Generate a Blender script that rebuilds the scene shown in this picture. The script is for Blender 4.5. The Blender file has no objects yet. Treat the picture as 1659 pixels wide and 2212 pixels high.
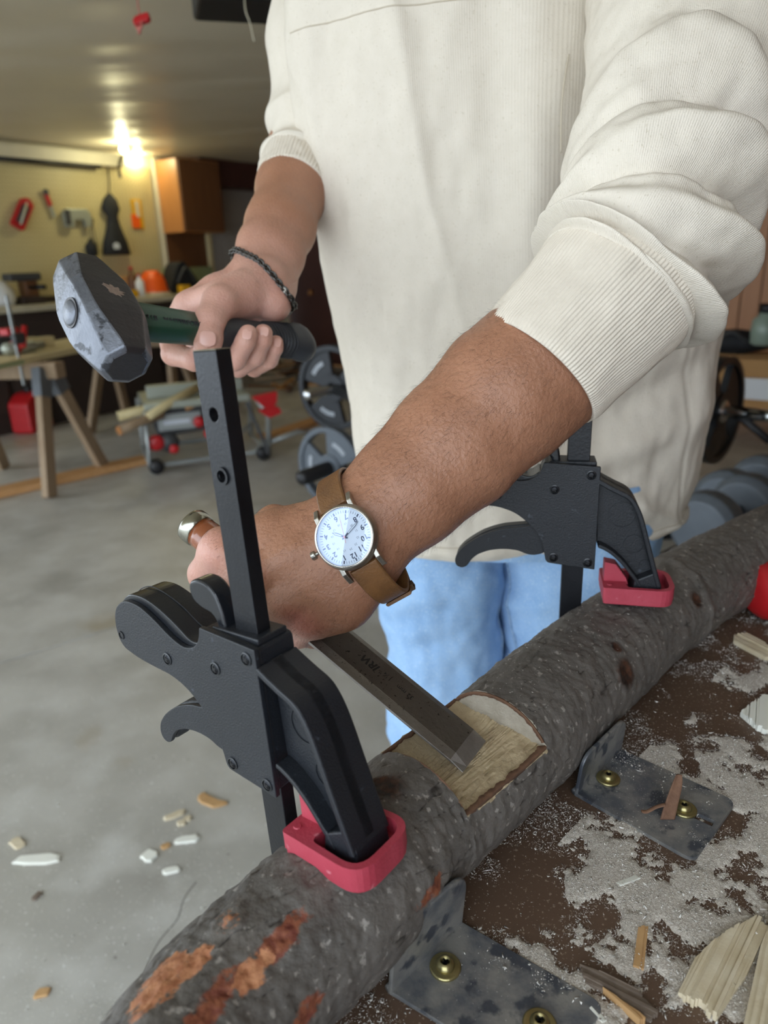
import bpy, bmesh, math, random
import numpy as np
from mathutils import Vector, Matrix, noise, Euler

# ------------------------------------------------------------------ camera, sky, lamps, exposure
SC = bpy.context.scene
COL = SC.collection
F = 1540.0; CX, CY = 829.5, 1106.0            # focal length and centre for a 1659 x 2212 frame
PIT, ROL, H = math.radians(19.3), math.radians(2.2), 1.17
_up = np.array([-math.sin(ROL)*math.cos(PIT), math.cos(ROL)*math.cos(PIT), math.sin(PIT)])
_f = np.array([0, 0, -1.0]) + _up[2]*_up; _f /= np.linalg.norm(_f)
_r = np.cross(_f, _up)
M = np.array([_r, _f, _up])
EYE = np.array([0, 0, H])
cam = bpy.data.cameras.new('camera'); camo = bpy.data.objects.new('camera', cam); COL.objects.link(camo)
mw = Matrix([list(M[0])+[0], list(M[1])+[0], list(M[2])+[0], [0, 0, 0, 1]]); mw.translation = Vector(EYE)
camo.matrix_world = mw
cam.sensor_fit = 'VERTICAL'; cam.sensor_height = 36; cam.lens = F/2212*36
cam.clip_start = 0.02
cam.dof.use_dof = True; cam.dof.focus_distance = 0.47; cam.dof.aperture_fstop = 7.0
SC.camera = camo
SC.view_settings.view_transform = 'Standard'; SC.view_settings.look = 'None'
SC.view_settings.gamma = 1; SC.view_settings.use_curve_mapping = False
SC.view_settings.exposure = 0.14
SC.cycles.max_bounces = 8
world = bpy.data.worlds.new('overcast_sky'); SC.world = world; world.use_nodes = True
bg = world.node_tree.nodes['Background']
bg.inputs[0].default_value = (0.80, 0.90, 1.0, 1); bg.inputs[1].default_value = 3.9

def P(x, y, d): return M @ np.array([(x-CX)/F*d, -(y-CY)/F*d, -d]) + EYE
def PZ(x, y, z):
    v = P(x, y, 1)-EYE; return v*((z-H)/v[2]) + EYE
def PY(x, y, wy):
    v = P(x, y, 1)-EYE; return v*(wy/v[1]) + EYE
def nz(v): v = np.array(v, float); return v/np.linalg.norm(v)

# ------------------------------------------------------------------ helpers
def srgb(c):
    if isinstance(c, str): c = [int(c[i:i+2], 16) for i in (0, 2, 4)]
    return tuple(((v/255)/12.92 if v/255 <= .04045 else ((v/255+.055)/1.055)**2.4) for v in c)+(1,)

def fin(o, name=None, label=None, cat=None, group=None, kind=None, parent=None):
    if label: o['label'] = label
    if cat: o['category'] = cat
    if group: o['group'] = group
    if kind: o['kind'] = kind
    if parent is not None:
        o.parent = parent
        bpy_m = Matrix.Translation(-Vector(parent_world(parent)))
        o.matrix_parent_inverse = parent_inv(parent)
    return o
def world_mat(o):
    m = o.matrix_basis.copy()
    if o.parent: m = world_mat(o.parent) @ o.matrix_parent_inverse @ m
    return m
def parent_world(o): return world_mat(o).translation
def parent_inv(o): return world_mat(o).inverted()

def empty(name, loc, label, cat, group=None, kind=None):
    o = bpy.data.objects.new(name, None); COL.objects.link(o); o.location = Vector(loc)
    o.empty_display_size = .05
    return fin(o, label=label, cat=cat, group=group, kind=kind)

def mesh(name, verts, faces, mat, parent=None, smooth=True, uv=None, attrs=None, bevel=0, subsurf=0, mats=None, fmat=None, **kw):
    me = bpy.data.meshes.new(name)
    me.from_pydata([tuple(map(float, v)) for v in verts], [], [tuple(int(i) for i in f) for f in faces])
    for m in (mats or [mat]): me.materials.append(m)
    if fmat is not None: me.polygons.foreach_set('material_index', np.asarray(fmat, np.int32))
    if smooth: me.polygons.foreach_set('use_smooth', np.ones(len(me.polygons), bool))
    if uv is not None:
        l = me.uv_layers.new(name='UVMap'); li = np.empty(len(me.loops), np.int32); me.loops.foreach_get('vertex_index', li)
        l.data.foreach_set('uv', np.asarray(uv, np.float32)[li].ravel())
    for k, a in (attrs or {}).items():
        at = me.attributes.new(k, 'FLOAT', 'POINT'); at.data.foreach_set('value', np.asarray(a, np.float32))
    me.update()
    o = bpy.data.objects.new(name, me); COL.objects.link(o)
    if bevel: add_bevel(o, bevel)
    if subsurf:
        s = o.modifiers.new('sub', 'SUBSURF'); s.levels = s.render_levels = subsurf
    return fin(o, parent=parent, **kw)
def add_bevel(o, w, seg=2, ang=35):
    b = o.modifiers.new('bevel', 'BEVEL'); b.width = w; b.segments = seg; b.limit_method = 'ANGLE'; b.angle_limit = math.radians(ang)
    b.harden_normals = False
    return o
def sharp(o, ang=35):
    """flat-shaded look across hard edges of a smooth mesh"""
    bm = bmesh.new(); bm.from_mesh(o.data)
    for e in bm.edges:
        if len(e.link_faces) == 2 and e.calc_face_angle(0) > math.radians(ang): e.smooth = False
    bm.to_mesh(o.data); bm.free(); return o

class MB:
    """collects simple solids into one mesh"""
    def __init__(s): s.v = []; s.f = []
    def add(s, v, f):
        n = len(s.v); s.v += [tuple(map(float, p)) for p in v]; s.f += [tuple(i+n for i in q) for q in f]; return s
    def box(s, c, size, X=(1, 0, 0), Y=(0, 1, 0), Z=(0, 0, 1)):
        c = np.array(c, float); A = np.array([X, Y, Z], float); h = np.array(size, float)/2
        v = [c + (np.array(k)*h) @ A for k in [(-1,-1,-1),(1,-1,-1),(1,1,-1),(-1,1,-1),(-1,-1,1),(1,-1,1),(1,1,1),(-1,1,1)]]
        return s.add(v, [(3,2,1,0),(4,5,6,7),(0,1,5,4),(1,2,6,5),(2,3,7,6),(3,0,4,7)])
    def beam(s, a, b, w, t, up=(0, 0, 1)):
        a, b = np.array(a, float), np.array(b, float); X = nz(b-a); Y = np.cross(up, X)
        Y = nz(Y) if np.linalg.norm(Y) > 1e-6 else np.array([1., 0, 0]); Z = np.cross(X, Y)
        return s.box((a+b)/2, (np.linalg.norm(b-a), w, t), X, Y, Z)
    def tube(s, pts, r, n=12, cap=True, flat=None):
        pts = [np.array(p, float) for p in pts]; k = len(pts)
        rs = r if hasattr(r, '__len__') else [r]*k
        base = len(s.v); ref = None
        for i, p in enumerate(pts):
            t = nz(pts[min(i+1, k-1)]-pts[max(i-1, 0)])
            if ref is None:
                ref = np.cross(t, (0, 0, 1)); ref = nz(ref) if np.linalg.norm(ref) > 1e-3 else np.array([1., 0, 0])
            ref = nz(ref - t*(ref@t)); b = np.cross(t, ref)
            fx = (flat or 1)
            for j in range(n):
                a = 2*math.pi*j/n; s.v.append(tuple(p + rs[i]*(math.cos(a)*ref + fx*math.sin(a)*b)))
        for i in range(k-1):
            for j in range(n):
                a, b2 = base+i*n+j, base+i*n+(j+1) % n; s.f.append((a, b2, b2+n, a+n))
        if cap:
            s.f.append(tuple(base+j for j in reversed(range(n)))); s.f.append(tuple(base+(k-1)*n+j for j in range(n)))
        return s
    def lathe(s, prof, O=(0, 0, 0), Z=(0, 0, 1), n=32, X=None, closed=False):
        """prof: (radius, height) pairs"""
        O, Z = np.array(O, float), nz(Z)
        X = np.cross(Z, (0, 0, 1)) if X is None else np.array(X, float)
        if np.linalg.norm(X) < 1e-3: X = np.array([1., 0, 0])
        X = nz(X - Z*(X@Z)); Y = np.cross(Z, X); base = len(s.v)
        for r, h in prof:
            for j in range(n):
                a = 2*math.pi*j/n; s.v.append(tuple(O + Z*h + max(r, 1e-6)*(math.cos(a)*X + math.sin(a)*Y)))
        k = len(prof)
        for i in range(k if closed else k-1):
            for j in range(n):
                a, b = base+i*n+j, base+i*n+(j+1) % n; c, d = base+((i+1) % k)*n+(j+1) % n, base+((i+1) % k)*n+j
                s.f.append((a, b, c, d))
        if not closed:
            s.f.append(tuple(base+j for j in reversed(range(n)))); s.f.append(tuple(base+(k-1)*n+j for j in range(n)))
        return s
    def prism(s, pts2, O, X, Z, Y, y0, y1):
        """outline in the X,Z plane pushed along Y"""
        O, X, Y, Z = map(lambda q: np.array(q, float), (O, X, Y, Z)); n = len(pts2)
        v = [O + X*a + Z*b + Y*y0 for a, b in pts2] + [O + X*a + Z*b + Y*y1 for a, b in pts2]
        area = sum(pts2[i][0]*pts2[(i+1) % n][1]-pts2[(i+1) % n][0]*pts2[i][1] for i in range(n))
        f = [tuple(range(n)), tuple(reversed(range(n, 2*n)))] + [((i+1) % n, i, i+n, (i+1) % n+n) for i in range(n)]
        if (area > 0) == (np.dot(np.cross(X, Z), Y)*(y1-y0) > 0): f = [tuple(reversed(q)) for q in f]
        return s.add(v, f)
    def build(s, name, mat, parent=None, smooth=False, **kw):
        return mesh(name, s.v, s.f, mat, parent, smooth=smooth, **kw)

def fillet(pts, r, n=5):
    """round the corners of a closed 2-D outline; r may be a list"""
    out = []; k = len(pts)
    for i in range(k):
        p, a, b = map(np.array, (pts[i], pts[i-1], pts[(i+1) % k])); p = p.astype(float)
        ri = r[i] if hasattr(r, '__len__') else r
        if ri <= 0: out.append(tuple(p)); continue
        u, v = a-p, b-p; lu, lv = np.linalg.norm(u), np.linalg.norm(v); d = min(ri, lu*.48, lv*.48)
        A, B = p+u/lu*d, p+v/lv*d
        for j in range(n+1):
            t = j/n; out.append(tuple((1-t)**2*A + 2*t*(1-t)*p + t*t*B))
    return out
def spline(pts, n=8, closed=False):
    pts = [np.array(p, float) for p in pts]; k = len(pts); out = []
    rng = range(k) if closed else range(k-1)
    for i in rng:
        g = (lambda j: pts[j % k]) if closed else (lambda j: pts[min(max(j, 0), k-1)])
        p0, p1, p2, p3 = g(i-1), g(i), g(i+1), g(i+2)
        for j in range(n):
            t = j/n; out.append(.5*((2*p1)+(-p0+p2)*t+(2*p0-5*p1+4*p2-p3)*t*t+(-p0+3*p1-3*p2+p3)*t**3))
    if not closed: out.append(pts[-1])
    return out

def loft(rings, closed=True, cap=False):
    R = np.array(rings); k, n, _ = R.shape; v = R.reshape(-1, 3)
    i, j = np.meshgrid(np.arange(k-1), np.arange(n if closed else n-1), indexing='ij'); i = i.ravel(); j = j.ravel(); j2 = (j+1) % n
    f = np.stack([i*n+j, i*n+j2, (i+1)*n+j2, (i+1)*n+j], 1).tolist()
    if cap: f.append(list(reversed(range(n)))); f.append([(k-1)*n+q for q in range(n)])
    return v, f

def nval(p, s=1.0, o=3):
    return noise.fractal(Vector((p[0]*s, p[1]*s, p[2]*s)), 1.0, 2.0, o)

# ---- signed-distance modelling (bodies): round cones blended together, then surface nets
def sdf_mesh(groups, res, pad=.012, k_all=.006):
    """groups: list of (list of (a, ra, b, rb), k_in, k_join)"""
    pts = []
    for segs, _, _ in groups:
        for a, ra, b, rb in segs: pts += [np.array(a)-ra, np.array(a)+ra, np.array(b)-rb, np.array(b)+rb]
    lo = np.min(pts, 0)-pad; hi = np.max(pts, 0)+pad; n = np.ceil((hi-lo)/res).astype(int)+1
    V = np.full(n, 1.0, np.float32)
    ax = [lo[i]+res*np.arange(n[i], dtype=np.float32) for i in range(3)]
    def smin(a, b, k):
        h = np.maximum(k-np.abs(a-b), 0)/k; return np.minimum(a, b)-h*h*k*.25
    first = True
    for segs, kin, kj in groups:
        G = np.full(n, 1.0, np.float32)
        for a, ra, b, rb in segs:
            a = np.array(a, float); b = np.array(b, float); m = max(ra, rb)+.03
            s = [slice(max(0, int((min(a[i], b[i])-m-lo[i])/res)), min(n[i], int((max(a[i], b[i])+m-lo[i])/res)+2)) for i in range(3)]
            x = ax[0][s[0]][:, None, None]-a[0]; y = ax[1][s[1]][None, :, None]-a[1]; z = ax[2][s[2]][None, None, :]-a[2]
            d = b-a; L = max(d@d, 1e-12); t = np.clip((x*d[0]+y*d[1]+z*d[2])/L, 0, 1)
            D = np.sqrt((x-t*d[0])**2+(y-t*d[1])**2+(z-t*d[2])**2)-(ra+(rb-ra)*t)
            G[s[0], s[1], s[2]] = smin(G[s[0], s[1], s[2]], D.astype(np.float32), kin)
        V = G if first else smin(V, G, kj); first = False
    ins = V < 0
    c = np.zeros(np.array(V.shape)-1, np.int8)
    for dx in (0, 1):
        for dy in (0, 1):
            for dz in (0, 1): c += ins[dx:V.shape[0]-1+dx, dy:V.shape[1]-1+dy, dz:V.shape[2]-1+dz]
    act = (c > 0) & (c < 8); idx = np.full(act.shape, -1, np.int64); A = np.argwhere(act); idx[act] = np.arange(len(A))
    acc = np.zeros((len(A), 3)); cnt = np.zeros(len(A))
    cor = [(0,0,0),(1,0,0),(0,1,0),(1,1,0),(0,0,1),(1,0,1),(0,1,1),(1,1,1)]
    for a in range(8):
        for b in range(a+1, 8):
            if sum(abs(cor[a][i]-cor[b][i]) for i in range(3)) != 1: continue
            va = V[A[:, 0]+cor[a][0], A[:, 1]+cor[a][1], A[:, 2]+cor[a][2]]; vb = V[A[:, 0]+cor[b][0], A[:, 1]+cor[b][1], A[:, 2]+cor[b][2]]
            m = (va < 0) != (vb < 0); t = np.where(m, va/np.where(m, va-vb, 1), 0)
            acc += np.where(m[:, None], np.array(cor[a])+t[:, None]*(np.array(cor[b])-np.array(cor[a])), 0); cnt += m
    vert = lo + res*(A+acc/cnt[:, None])
    F_ = []
    for axn in range(3):
        o1, o2 = [(1, 2), (2, 0), (0, 1)][axn]
        s0 = [slice(None)]*3; s1 = [slice(None)]*3; s0[axn] = slice(0, -1); s1[axn] = slice(1, None)
        e = ins[tuple(s0)] != ins[tuple(s1)]; E_ = np.argwhere(e)
        E_ = E_[(E_[:, o1] > 0) & (E_[:, o2] > 0) & (E_[:, o1] < act.shape[o1]) & (E_[:, o2] < act.shape[o2])]
        def q(d1, d2):
            w = E_.copy(); w[:, o1] -= d1; w[:, o2] -= d2; return idx[w[:, 0], w[:, 1], w[:, 2]]
        Q = np.stack([q(1, 1), q(0, 1), q(0, 0), q(1, 0)], 1); inside = ins[E_[:, 0], E_[:, 1], E_[:, 2]]
        Q[~inside] = Q[~inside][:, ::-1]; F_.append(Q)
    return vert, np.concatenate(F_)
def chain(pts):
    """[(px, py, depth, radius)] or [(xyz, radius)] -> segments"""
    q = [(P(*p[:3]), p[3]) if len(p) == 4 else (np.array(p[0]), p[1]) for p in pts]
    return [(q[i][0], q[i][1], q[i+1][0], q[i+1][1]) for i in range(len(q)-1)]

# ------------------------------------------------------------------ materials
def _n(nt, t, **kw):
    n = nt.nodes.new(t)
    for k, v in kw.items(): setattr(n, k, v)
    return n
def mat(name, c, c2=None, rough=.6, metal=0, scale=8, stretch=(1, 1, 1), bump=0, bscale=60, bstretch=None, contrast=.25, coat=0, spec=.5,
        extra=None, coord='Object', sss=0, c3=None, s3=30, t3=.62, emis=None, wave=None):
    m = bpy.data.materials.new(name); m.use_nodes = True; nt = m.node_tree; L = nt.links.new
    b = nt.nodes['Principled BSDF']; b.inputs['Roughness'].default_value = rough; b.inputs['Metallic'].default_value = metal
    b.inputs['Specular IOR Level'].default_value = spec
    if coat: b.inputs['Coat Weight'].default_value = coat; b.inputs['Coat Roughness'].default_value = .15
    col = srgb(c); b.inputs['Base Color'].default_value = col
    tc = _n(nt, 'ShaderNodeTexCoord'); src = tc.outputs[coord]
    out = None
    if c2 is not None:
        mp = _n(nt, 'ShaderNodeMapping'); mp.inputs['Scale'].default_value = stretch; L(src, mp.inputs[0])
        no = _n(nt, 'ShaderNodeTexNoise'); no.inputs['Scale'].default_value = scale; no.inputs['Detail'].default_value = 6; no.inputs['Roughness'].default_value = .6
        L(mp.outputs[0], no.inputs['Vector'])
        r = _n(nt, 'ShaderNodeValToRGB'); r.color_ramp.elements[0].position = .5-contrast; r.color_ramp.elements[1].position = .5+contrast
        r.color_ramp.elements[0].color = col; r.color_ramp.elements[1].color = srgb(c2); L(no.outputs[0], r.inputs[0]); out = r.outputs[0]
    if c3 is not None:
        no = _n(nt, 'ShaderNodeTexNoise'); no.inputs['Scale'].default_value = s3; no.inputs['Detail'].default_value = 8; L(src, no.inputs['Vector'])
        r = _n(nt, 'ShaderNodeValToRGB'); r.color_ramp.elements[0].position = t3-.03; r.color_ramp.elements[1].position = t3+.03; L(no.outputs[0], r.inputs[0])
        mx = _n(nt, 'ShaderNodeMix', data_type='RGBA'); L(r.outputs[0], mx.inputs[0])
        if out: L(out, mx.inputs[6])
        else: mx.inputs[6].default_value = col
        mx.inputs[7].default_value = srgb(c3); out = mx.outputs[2]
    if extra: out = extra(nt, out, src, b) or out
    if out: L(out, b.inputs['Base Color'])
    if bump:
        mp = _n(nt, 'ShaderNodeMapping'); mp.inputs['Scale'].default_value = bstretch or (1, 1, 1); L(src, mp.inputs[0])
        no = _n(nt, 'ShaderNodeTexNoise'); no.inputs['Scale'].default_value = bscale; no.inputs['Detail'].default_value = 5; L(mp.outputs[0], no.inputs['Vector'])
        h = no.outputs[0]
        bu = _n(nt, 'ShaderNodeBump'); bu.inputs['Strength'].default_value = min(1, bump); bu.inputs['Distance'].default_value = .001*max(1, bump); L(h, bu.inputs['Height'])
        last = bu
        if wave:
            wsc, ws, axis, wc = wave
            wv = _n(nt, 'ShaderNodeTexWave', bands_direction=axis); wv.inputs['Scale'].default_value = wsc; wv.inputs['Distortion'].default_value = .6; wv.inputs['Detail Scale'].default_value = 3
            L(tc.outputs[wc], wv.inputs['Vector'])
            b2 = _n(nt, 'ShaderNodeBump'); b2.inputs['Strength'].default_value = ws; b2.inputs['Distance'].default_value = .0006; L(wv.outputs['Fac'], b2.inputs['Height']); L(bu.outputs[0], b2.inputs['Normal']); last = b2
        L(last.outputs[0], b.inputs['Normal'])
    if sss:
        b.inputs['Subsurface Weight'].default_value = sss; b.inputs['Subsurface Radius'].default_value = (.009, .004, .002); b.inputs['Subsurface Scale'].default_value = .6
    if emis:
        b.inputs['Emission Color'].default_value = srgb(emis[0]); b.inputs['Emission Strength'].default_value = emis[1]
    return m
def attr_mix(name, colr, lo=.4, hi=.6, nscale=0, namp=.5):
    """mix in a pigment where a point attribute (broken up by noise) is high"""
    def f(nt, out, src, b):
        L = nt.links.new
        a = _n(nt, 'ShaderNodeAttribute', attribute_name=name); v = a.outputs['Fac']
        if nscale:
            no = _n(nt, 'ShaderNodeTexNoise'); no.inputs['Scale'].default_value = nscale; no.inputs['Detail'].default_value = 8; L(src, no.inputs['Vector'])
            m1 = _n(nt, 'ShaderNodeMath', operation='SUBTRACT'); L(no.outputs[0], m1.inputs[0]); m1.inputs[1].default_value = .5
            m2 = _n(nt, 'ShaderNodeMath', operation='MULTIPLY_ADD'); L(m1.outputs[0], m2.inputs[0]); m2.inputs[1].default_value = namp; L(v, m2.inputs[2]); v = m2.outputs[0]
        r = _n(nt, 'ShaderNodeMapRange'); r.inputs[1].default_value = lo; r.inputs[2].default_value = hi; L(v, r.inputs[0])
        mx = _n(nt, 'ShaderNodeMix', data_type='RGBA'); L(r.outputs[0], mx.inputs[0])
        if out: L(out, mx.inputs[6])
        else: mx.inputs[6].default_value = b.inputs['Base Color'].default_value
        if isinstance(colr, tuple):
            no = _n(nt, 'ShaderNodeTexNoise'); no.inputs['Scale'].default_value = colr[2]; no.inputs['Detail'].default_value = 6; L(src, no.inputs['Vector'])
            rr = _n(nt, 'ShaderNodeValToRGB'); rr.color_ramp.elements[0].position = .35; rr.color_ramp.elements[1].position = .62
            rr.color_ramp.elements[0].color = srgb(colr[0]); rr.color_ramp.elements[1].color = srgb(colr[1]); L(no.outputs[0], rr.inputs[0]); L(rr.outputs[0], mx.inputs[7])
        else: mx.inputs[7].default_value = srgb(colr)
        return mx.outputs[2]
    return f
def seq(*fs):
    def f(nt, out, src, b):
        for g in fs: out = g(nt, out, src, b) or out
        return out
    return f

MT = {}
MT['plastic'] = mat('black_plastic', '16191e', '1c1f25', rough=.44, scale=20, bump=.35, bscale=900, c3='3c4048', s3=140, t3=.70)
MT['gloss_plastic'] = mat('glossy_black_plastic', '15171b', '1b1e23', rough=.25, scale=30, bump=.1, bscale=500)
MT['bar'] = mat('black_oxide_steel', '121317', '1d1f24', rough=.33, metal=.3, scale=50, bump=.15, bscale=500, c3='4a4c50', s3=260, t3=.74)
MT['bright'] = mat('worn_bright_steel', 'a9a596', '6c685e', rough=.3, metal=.9, scale=200, bump=.6, bscale=500)
MT['pad'] = mat('red_rubber', 'a03040', 'ae4050', rough=.55, scale=40, bump=.3, bscale=500, c3='bd6a74', s3=120, t3=.68)
MT['screw'] = mat('dark_screw_steel', '17181b', '2a2b2f', rough=.3, metal=.8, scale=300)
MT['steel_plate'] = mat('dull_galvanised_steel', '62656a', '8d8b87', rough=.40, metal=.35, scale=40, contrast=.10, bump=.25, bscale=250, c3='484c54', s3=55, t3=.58)
MT['brass_zinc'] = mat('yellow_zinc', '8e8457', 'b0a67a', rough=.3, metal=.9, scale=120)
MT['blade'] = mat('tarnished_blade_steel', '5d5650', '716a62', rough=.36, metal=.7, scale=30, bump=.2, bscale=400, c3='38322d', s3=420, t3=.66)
MT['blade_edge'] = mat('ground_bevel_steel', '9a9590', '7e7974', rough=.42, metal=.7, scale=60, bump=.2, bscale=500, stretch=(1, 1, 1))
MT['etch'] = mat('etched_lettering', '171412', rough=.5)
MT['varnish'] = mat('varnished_reddish_wood', '6f3a1e', '8d4c28', rough=.2, scale=30, stretch=(1, 1, 1), coat=.8, bump=.05, bscale=200)
MT['cap_metal'] = mat('plated_cap_metal', '8f8f84', 'aeada2', rough=.18, metal=1, scale=40)
MT['hammer_steel'] = mat('forged_hammer_steel', '5a5d64', '767a83', rough=.38, metal=.55, scale=35, contrast=.2, bump=.35, bscale=350, c3='3a3c41', s3=90, t3=.62)
MT['hammer_dark'] = mat('dark_hammer_steel', '2f2d2e', '3b3839', rough=.40, metal=.35, scale=35, bump=.3, bscale=300, c3='625d5b', s3=160, t3=.72)
MT['scuff'] = mat('scuffed_bare_steel', '7b6a60', '9a8678', rough=.6, metal=.3, scale=400, bump=.5, bscale=900)
MT['green'] = mat('dark_green_plastic', '1d3f31', '234a39', rough=.38, scale=30, bump=.1, bscale=300)
MT['rubber'] = mat('charcoal_rubber_grip', '24262a', '2d2f34', rough=.55, scale=40, bump=.3, bscale=700)
MT['steel'] = mat('brushed_watch_steel', 'b5b1a8', '9a968e', rough=.32, metal=.95, scale=200, bump=.1, bscale=900)
MT['steel_polish'] = mat('polished_watch_steel', 'd8d6d0', rough=.12, metal=1)
MT['dial'] = mat('sky_tinted_dial', 'cfdcec', rough=.5)  # white dial with the crystal's blue sky reflection put into its colour
MT['ink'] = mat('grey_blue_ink', '39435c', rough=.5)
MT['ink_faint'] = mat('faint_grey_ink', '6d7890', rough=.5)
MT['second'] = mat('red_hand', 'd08a86', rough=.5)
MT['leather'] = mat('tan_brown_leather', '5a3d24', '7a5430', rough=.4, scale=60, bump=.4, bscale=700)
MT['leather_dark'] = mat('leather_edge', '4c3826', rough=.6)
MT['chain'] = mat('dark_silver_chain', '6a6865', '3a3836', rough=.3, metal=1, scale=200)
def _conc(nt, out, src, b):
    L = nt.links.new
    for sc, th, c, w in ((3.2, .56, '918e86', .16), (7, .62, 'c9c8c3', .14), (120, .68, 'ececea', .02), (55, .72, '6a655c', .02)):
        no = _n(nt, 'ShaderNodeTexNoise'); no.inputs['Scale'].default_value = sc; no.inputs['Detail'].default_value = 7; L(src, no.inputs['Vector'])
        r = _n(nt, 'ShaderNodeMapRange'); r.inputs[1].default_value = th-w; r.inputs[2].default_value = th+w; r.inputs[4].default_value = .75; L(no.outputs[0], r.inputs[0])
        mx = _n(nt, 'ShaderNodeMix', data_type='RGBA'); L(r.outputs[0], mx.inputs[0]); L(out, mx.inputs[6]); mx.inputs[7].default_value = srgb(c); out = mx.outputs[2]
    return out
MT['concrete'] = mat('stained_concrete', 'a8a59c', 'c6c4be', rough=.42, scale=1.3, contrast=.2, bump=.3, bscale=40, c3='b3a58a', s3=1.6, t3=.66, extra=_conc)
MT['concrete_crack'] = mat('concrete_crack', '6f6c66', rough=.8)
MT['ceiling'] = mat('dull_painted_ceiling', 'cfc4ac', 'd6ccb6', rough=.42, scale=2, spec=.45)
def _wavy(m):
    nt = m.node_tree; L = nt.links.new; b = nt.nodes['Principled BSDF']; tc = _n(nt, 'ShaderNodeTexCoord')
    mp = _n(nt, 'ShaderNodeMapping'); mp.inputs['Rotation'].default_value = (0, 0, math.radians(-10)); mp.inputs['Scale'].default_value = (.35, 1.5, 1); L(tc.outputs['Object'], mp.inputs[0])
    no = _n(nt, 'ShaderNodeTexNoise'); no.inputs['Scale'].default_value = 1.3; no.inputs['Detail'].default_value = 1.5; L(mp.outputs[0], no.inputs['Vector'])
    bu = _n(nt, 'ShaderNodeBump'); bu.inputs['Strength'].default_value = .8; bu.inputs['Distance'].default_value = .05; L(no.outputs[0], bu.inputs['Height']); L(bu.outputs[0], b.inputs['Normal'])
_wavy(MT['ceiling'])
MT['pegboard'] = mat('cream_pegboard', 'c9bb8c', 'bfb080', rough=.5, scale=2)
MT['hole'] = mat('peg_hole_dark', '5e5436', rough=.9)
MT['white_paint'] = mat('old_white_paint', 'd6cfb8', 'c8c0a8', rough=.5, scale=5)
MT['grey_door'] = mat('grey_white_door_paint', 'a39c92', '968f85', rough=.5, scale=4)
MT['orange_wood'] = mat('orange_stained_pine', '9c6636', 'b37a45', rough=.4, scale=6, stretch=(6, 6, .6), bump=.1, bscale=60)
MT['brown_wood'] = mat('dark_brown_ply', '6b4527', '5a381f', rough=.5, scale=6, stretch=(5, 5, .5))
MT['panel_wood'] = mat('orange_wall_panelling', 'b07c54', 'c28c62', rough=.5, scale=3, stretch=(5, 5, .4))
MT['maroon'] = mat('dark_maroon_paint', '43251f', '4b2b24', rough=.5, scale=4)
MT['bench_dark'] = mat('dark_bench_boards', '2b211c', '382b24', rough=.7, scale=4)
MT['bench_top'] = mat('dusty_bench_top', 'c2baa0', 'a9a189', rough=.6, scale=6)
MT['green_board'] = mat('pale_green_board', '9aa37a', '8c966c', rough=.6, scale=3)
MT['lumber'] = mat('fresh_pine_lumber', 'c99b6c', 'b5854f', rough=.6, scale=7, stretch=(.6, 6, 6), bump=.2, bscale=80)
MT['lumber_pale'] = mat('pale_board', 'd6c79a', 'cdbb8a', rough=.6, scale=7)
MT['sawhorse'] = mat('weathered_sawhorse_wood', 'a08a70', '8b7358', rough=.7, scale=9, stretch=(3, 3, .4))
MT['bracket_metal'] = mat('grey_sawhorse_bracket', '6d7278', rough=.5, metal=.5)
MT['red'] = mat('red_plastic', 'c02025', 'b01b20', rough=.4, scale=20)
MT['orange'] = mat('bright_orange_plastic', 'f0601a', rough=.4)
MT['yellow'] = mat('yellow_plastic', 'd8a520', rough=.4)
MT['black_cloth'] = mat('black_cloth', '16171a', '1e2024', rough=.8, scale=20, bump=.5, bscale=60)
MT['alu'] = mat('grey_green_cast_metal', '9fa498', 'aeb3a6', rough=.4, metal=.4, scale=10)
MT['tube_grey'] = mat('light_grey_steel_tube', 'a4a9a8', rough=.4, metal=.5)
MT['dark_grey'] = mat('dark_grey_plastic', '3b3c3e', rough=.5)
MT['iron'] = mat('grey_cast_iron', '545b63', '5f666e', rough=.5, metal=.2, scale=20, bump=.3, bscale=200)
MT['iron_black'] = mat('black_cast_iron', '1a1c20', '23262b', rough=.4, metal=.3, scale=20, bump=.2, bscale=200)
MT['chrome'] = mat('chrome', 'c8cacc', rough=.15, metal=1)
MT['white_print'] = mat('white_raised_print', 'c8ced6', rough=.5)
MT['cardboard'] = mat('cardboard', 'b98f5c', 'a87f4f', rough=.8, scale=5)
MT['paper'] = mat('white_paper', 'dcdfe2', rough=.7)
MT['clear'] = mat('frosted_jar', '8a9a8c', rough=.3)
MT['lamp'] = mat('lit_lamp', 'ffffff', rough=.5, emis=('fbffd0', 22))
MT['nylon'] = mat('pink_cord', 'c06a60', rough=.6)
MT['sawdust'] = mat('pale_sawdust', 'e6e1d8', 'f2efe9', rough=.8, scale=300)
MT['chip'] = mat('pale_wood_chip', 'd8cdb4', 'c4b494', rough=.7, scale=60, stretch=(1, 1, 1), bump=.3, bscale=300)
MT['chip_tan'] = mat('tan_wood_chip', 'b08a5c', 'c39c6c', rough=.7, scale=60)
MT['chip_white'] = mat('white_wood_chip', 'e6e6dc', rough=.7)
MT['chip_grey'] = mat('weathered_wood_splinter', '7b6d60', '5d4f44', rough=.8, scale=80, bump=.4, bscale=300)
MT['bark_strip'] = mat('brown_bark_strip', '5c4030', '7a5a44', rough=.8, scale=120, bump=.5, bscale=300)
MT['skin'] = mat('tanned_skin', 'a8795e', '8f634b', rough=.45, scale=22, contrast=.3, bump=.7, bscale=420, sss=.12, spec=.45,
   extra=seq(attr_mix('red', ('c0786a', 'b56a5e', 40), .25, 1.4, 60, .5), attr_mix('pale', ('d3a596', 'c99888', 30), .1, 1.1, 50, .3)))
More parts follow.
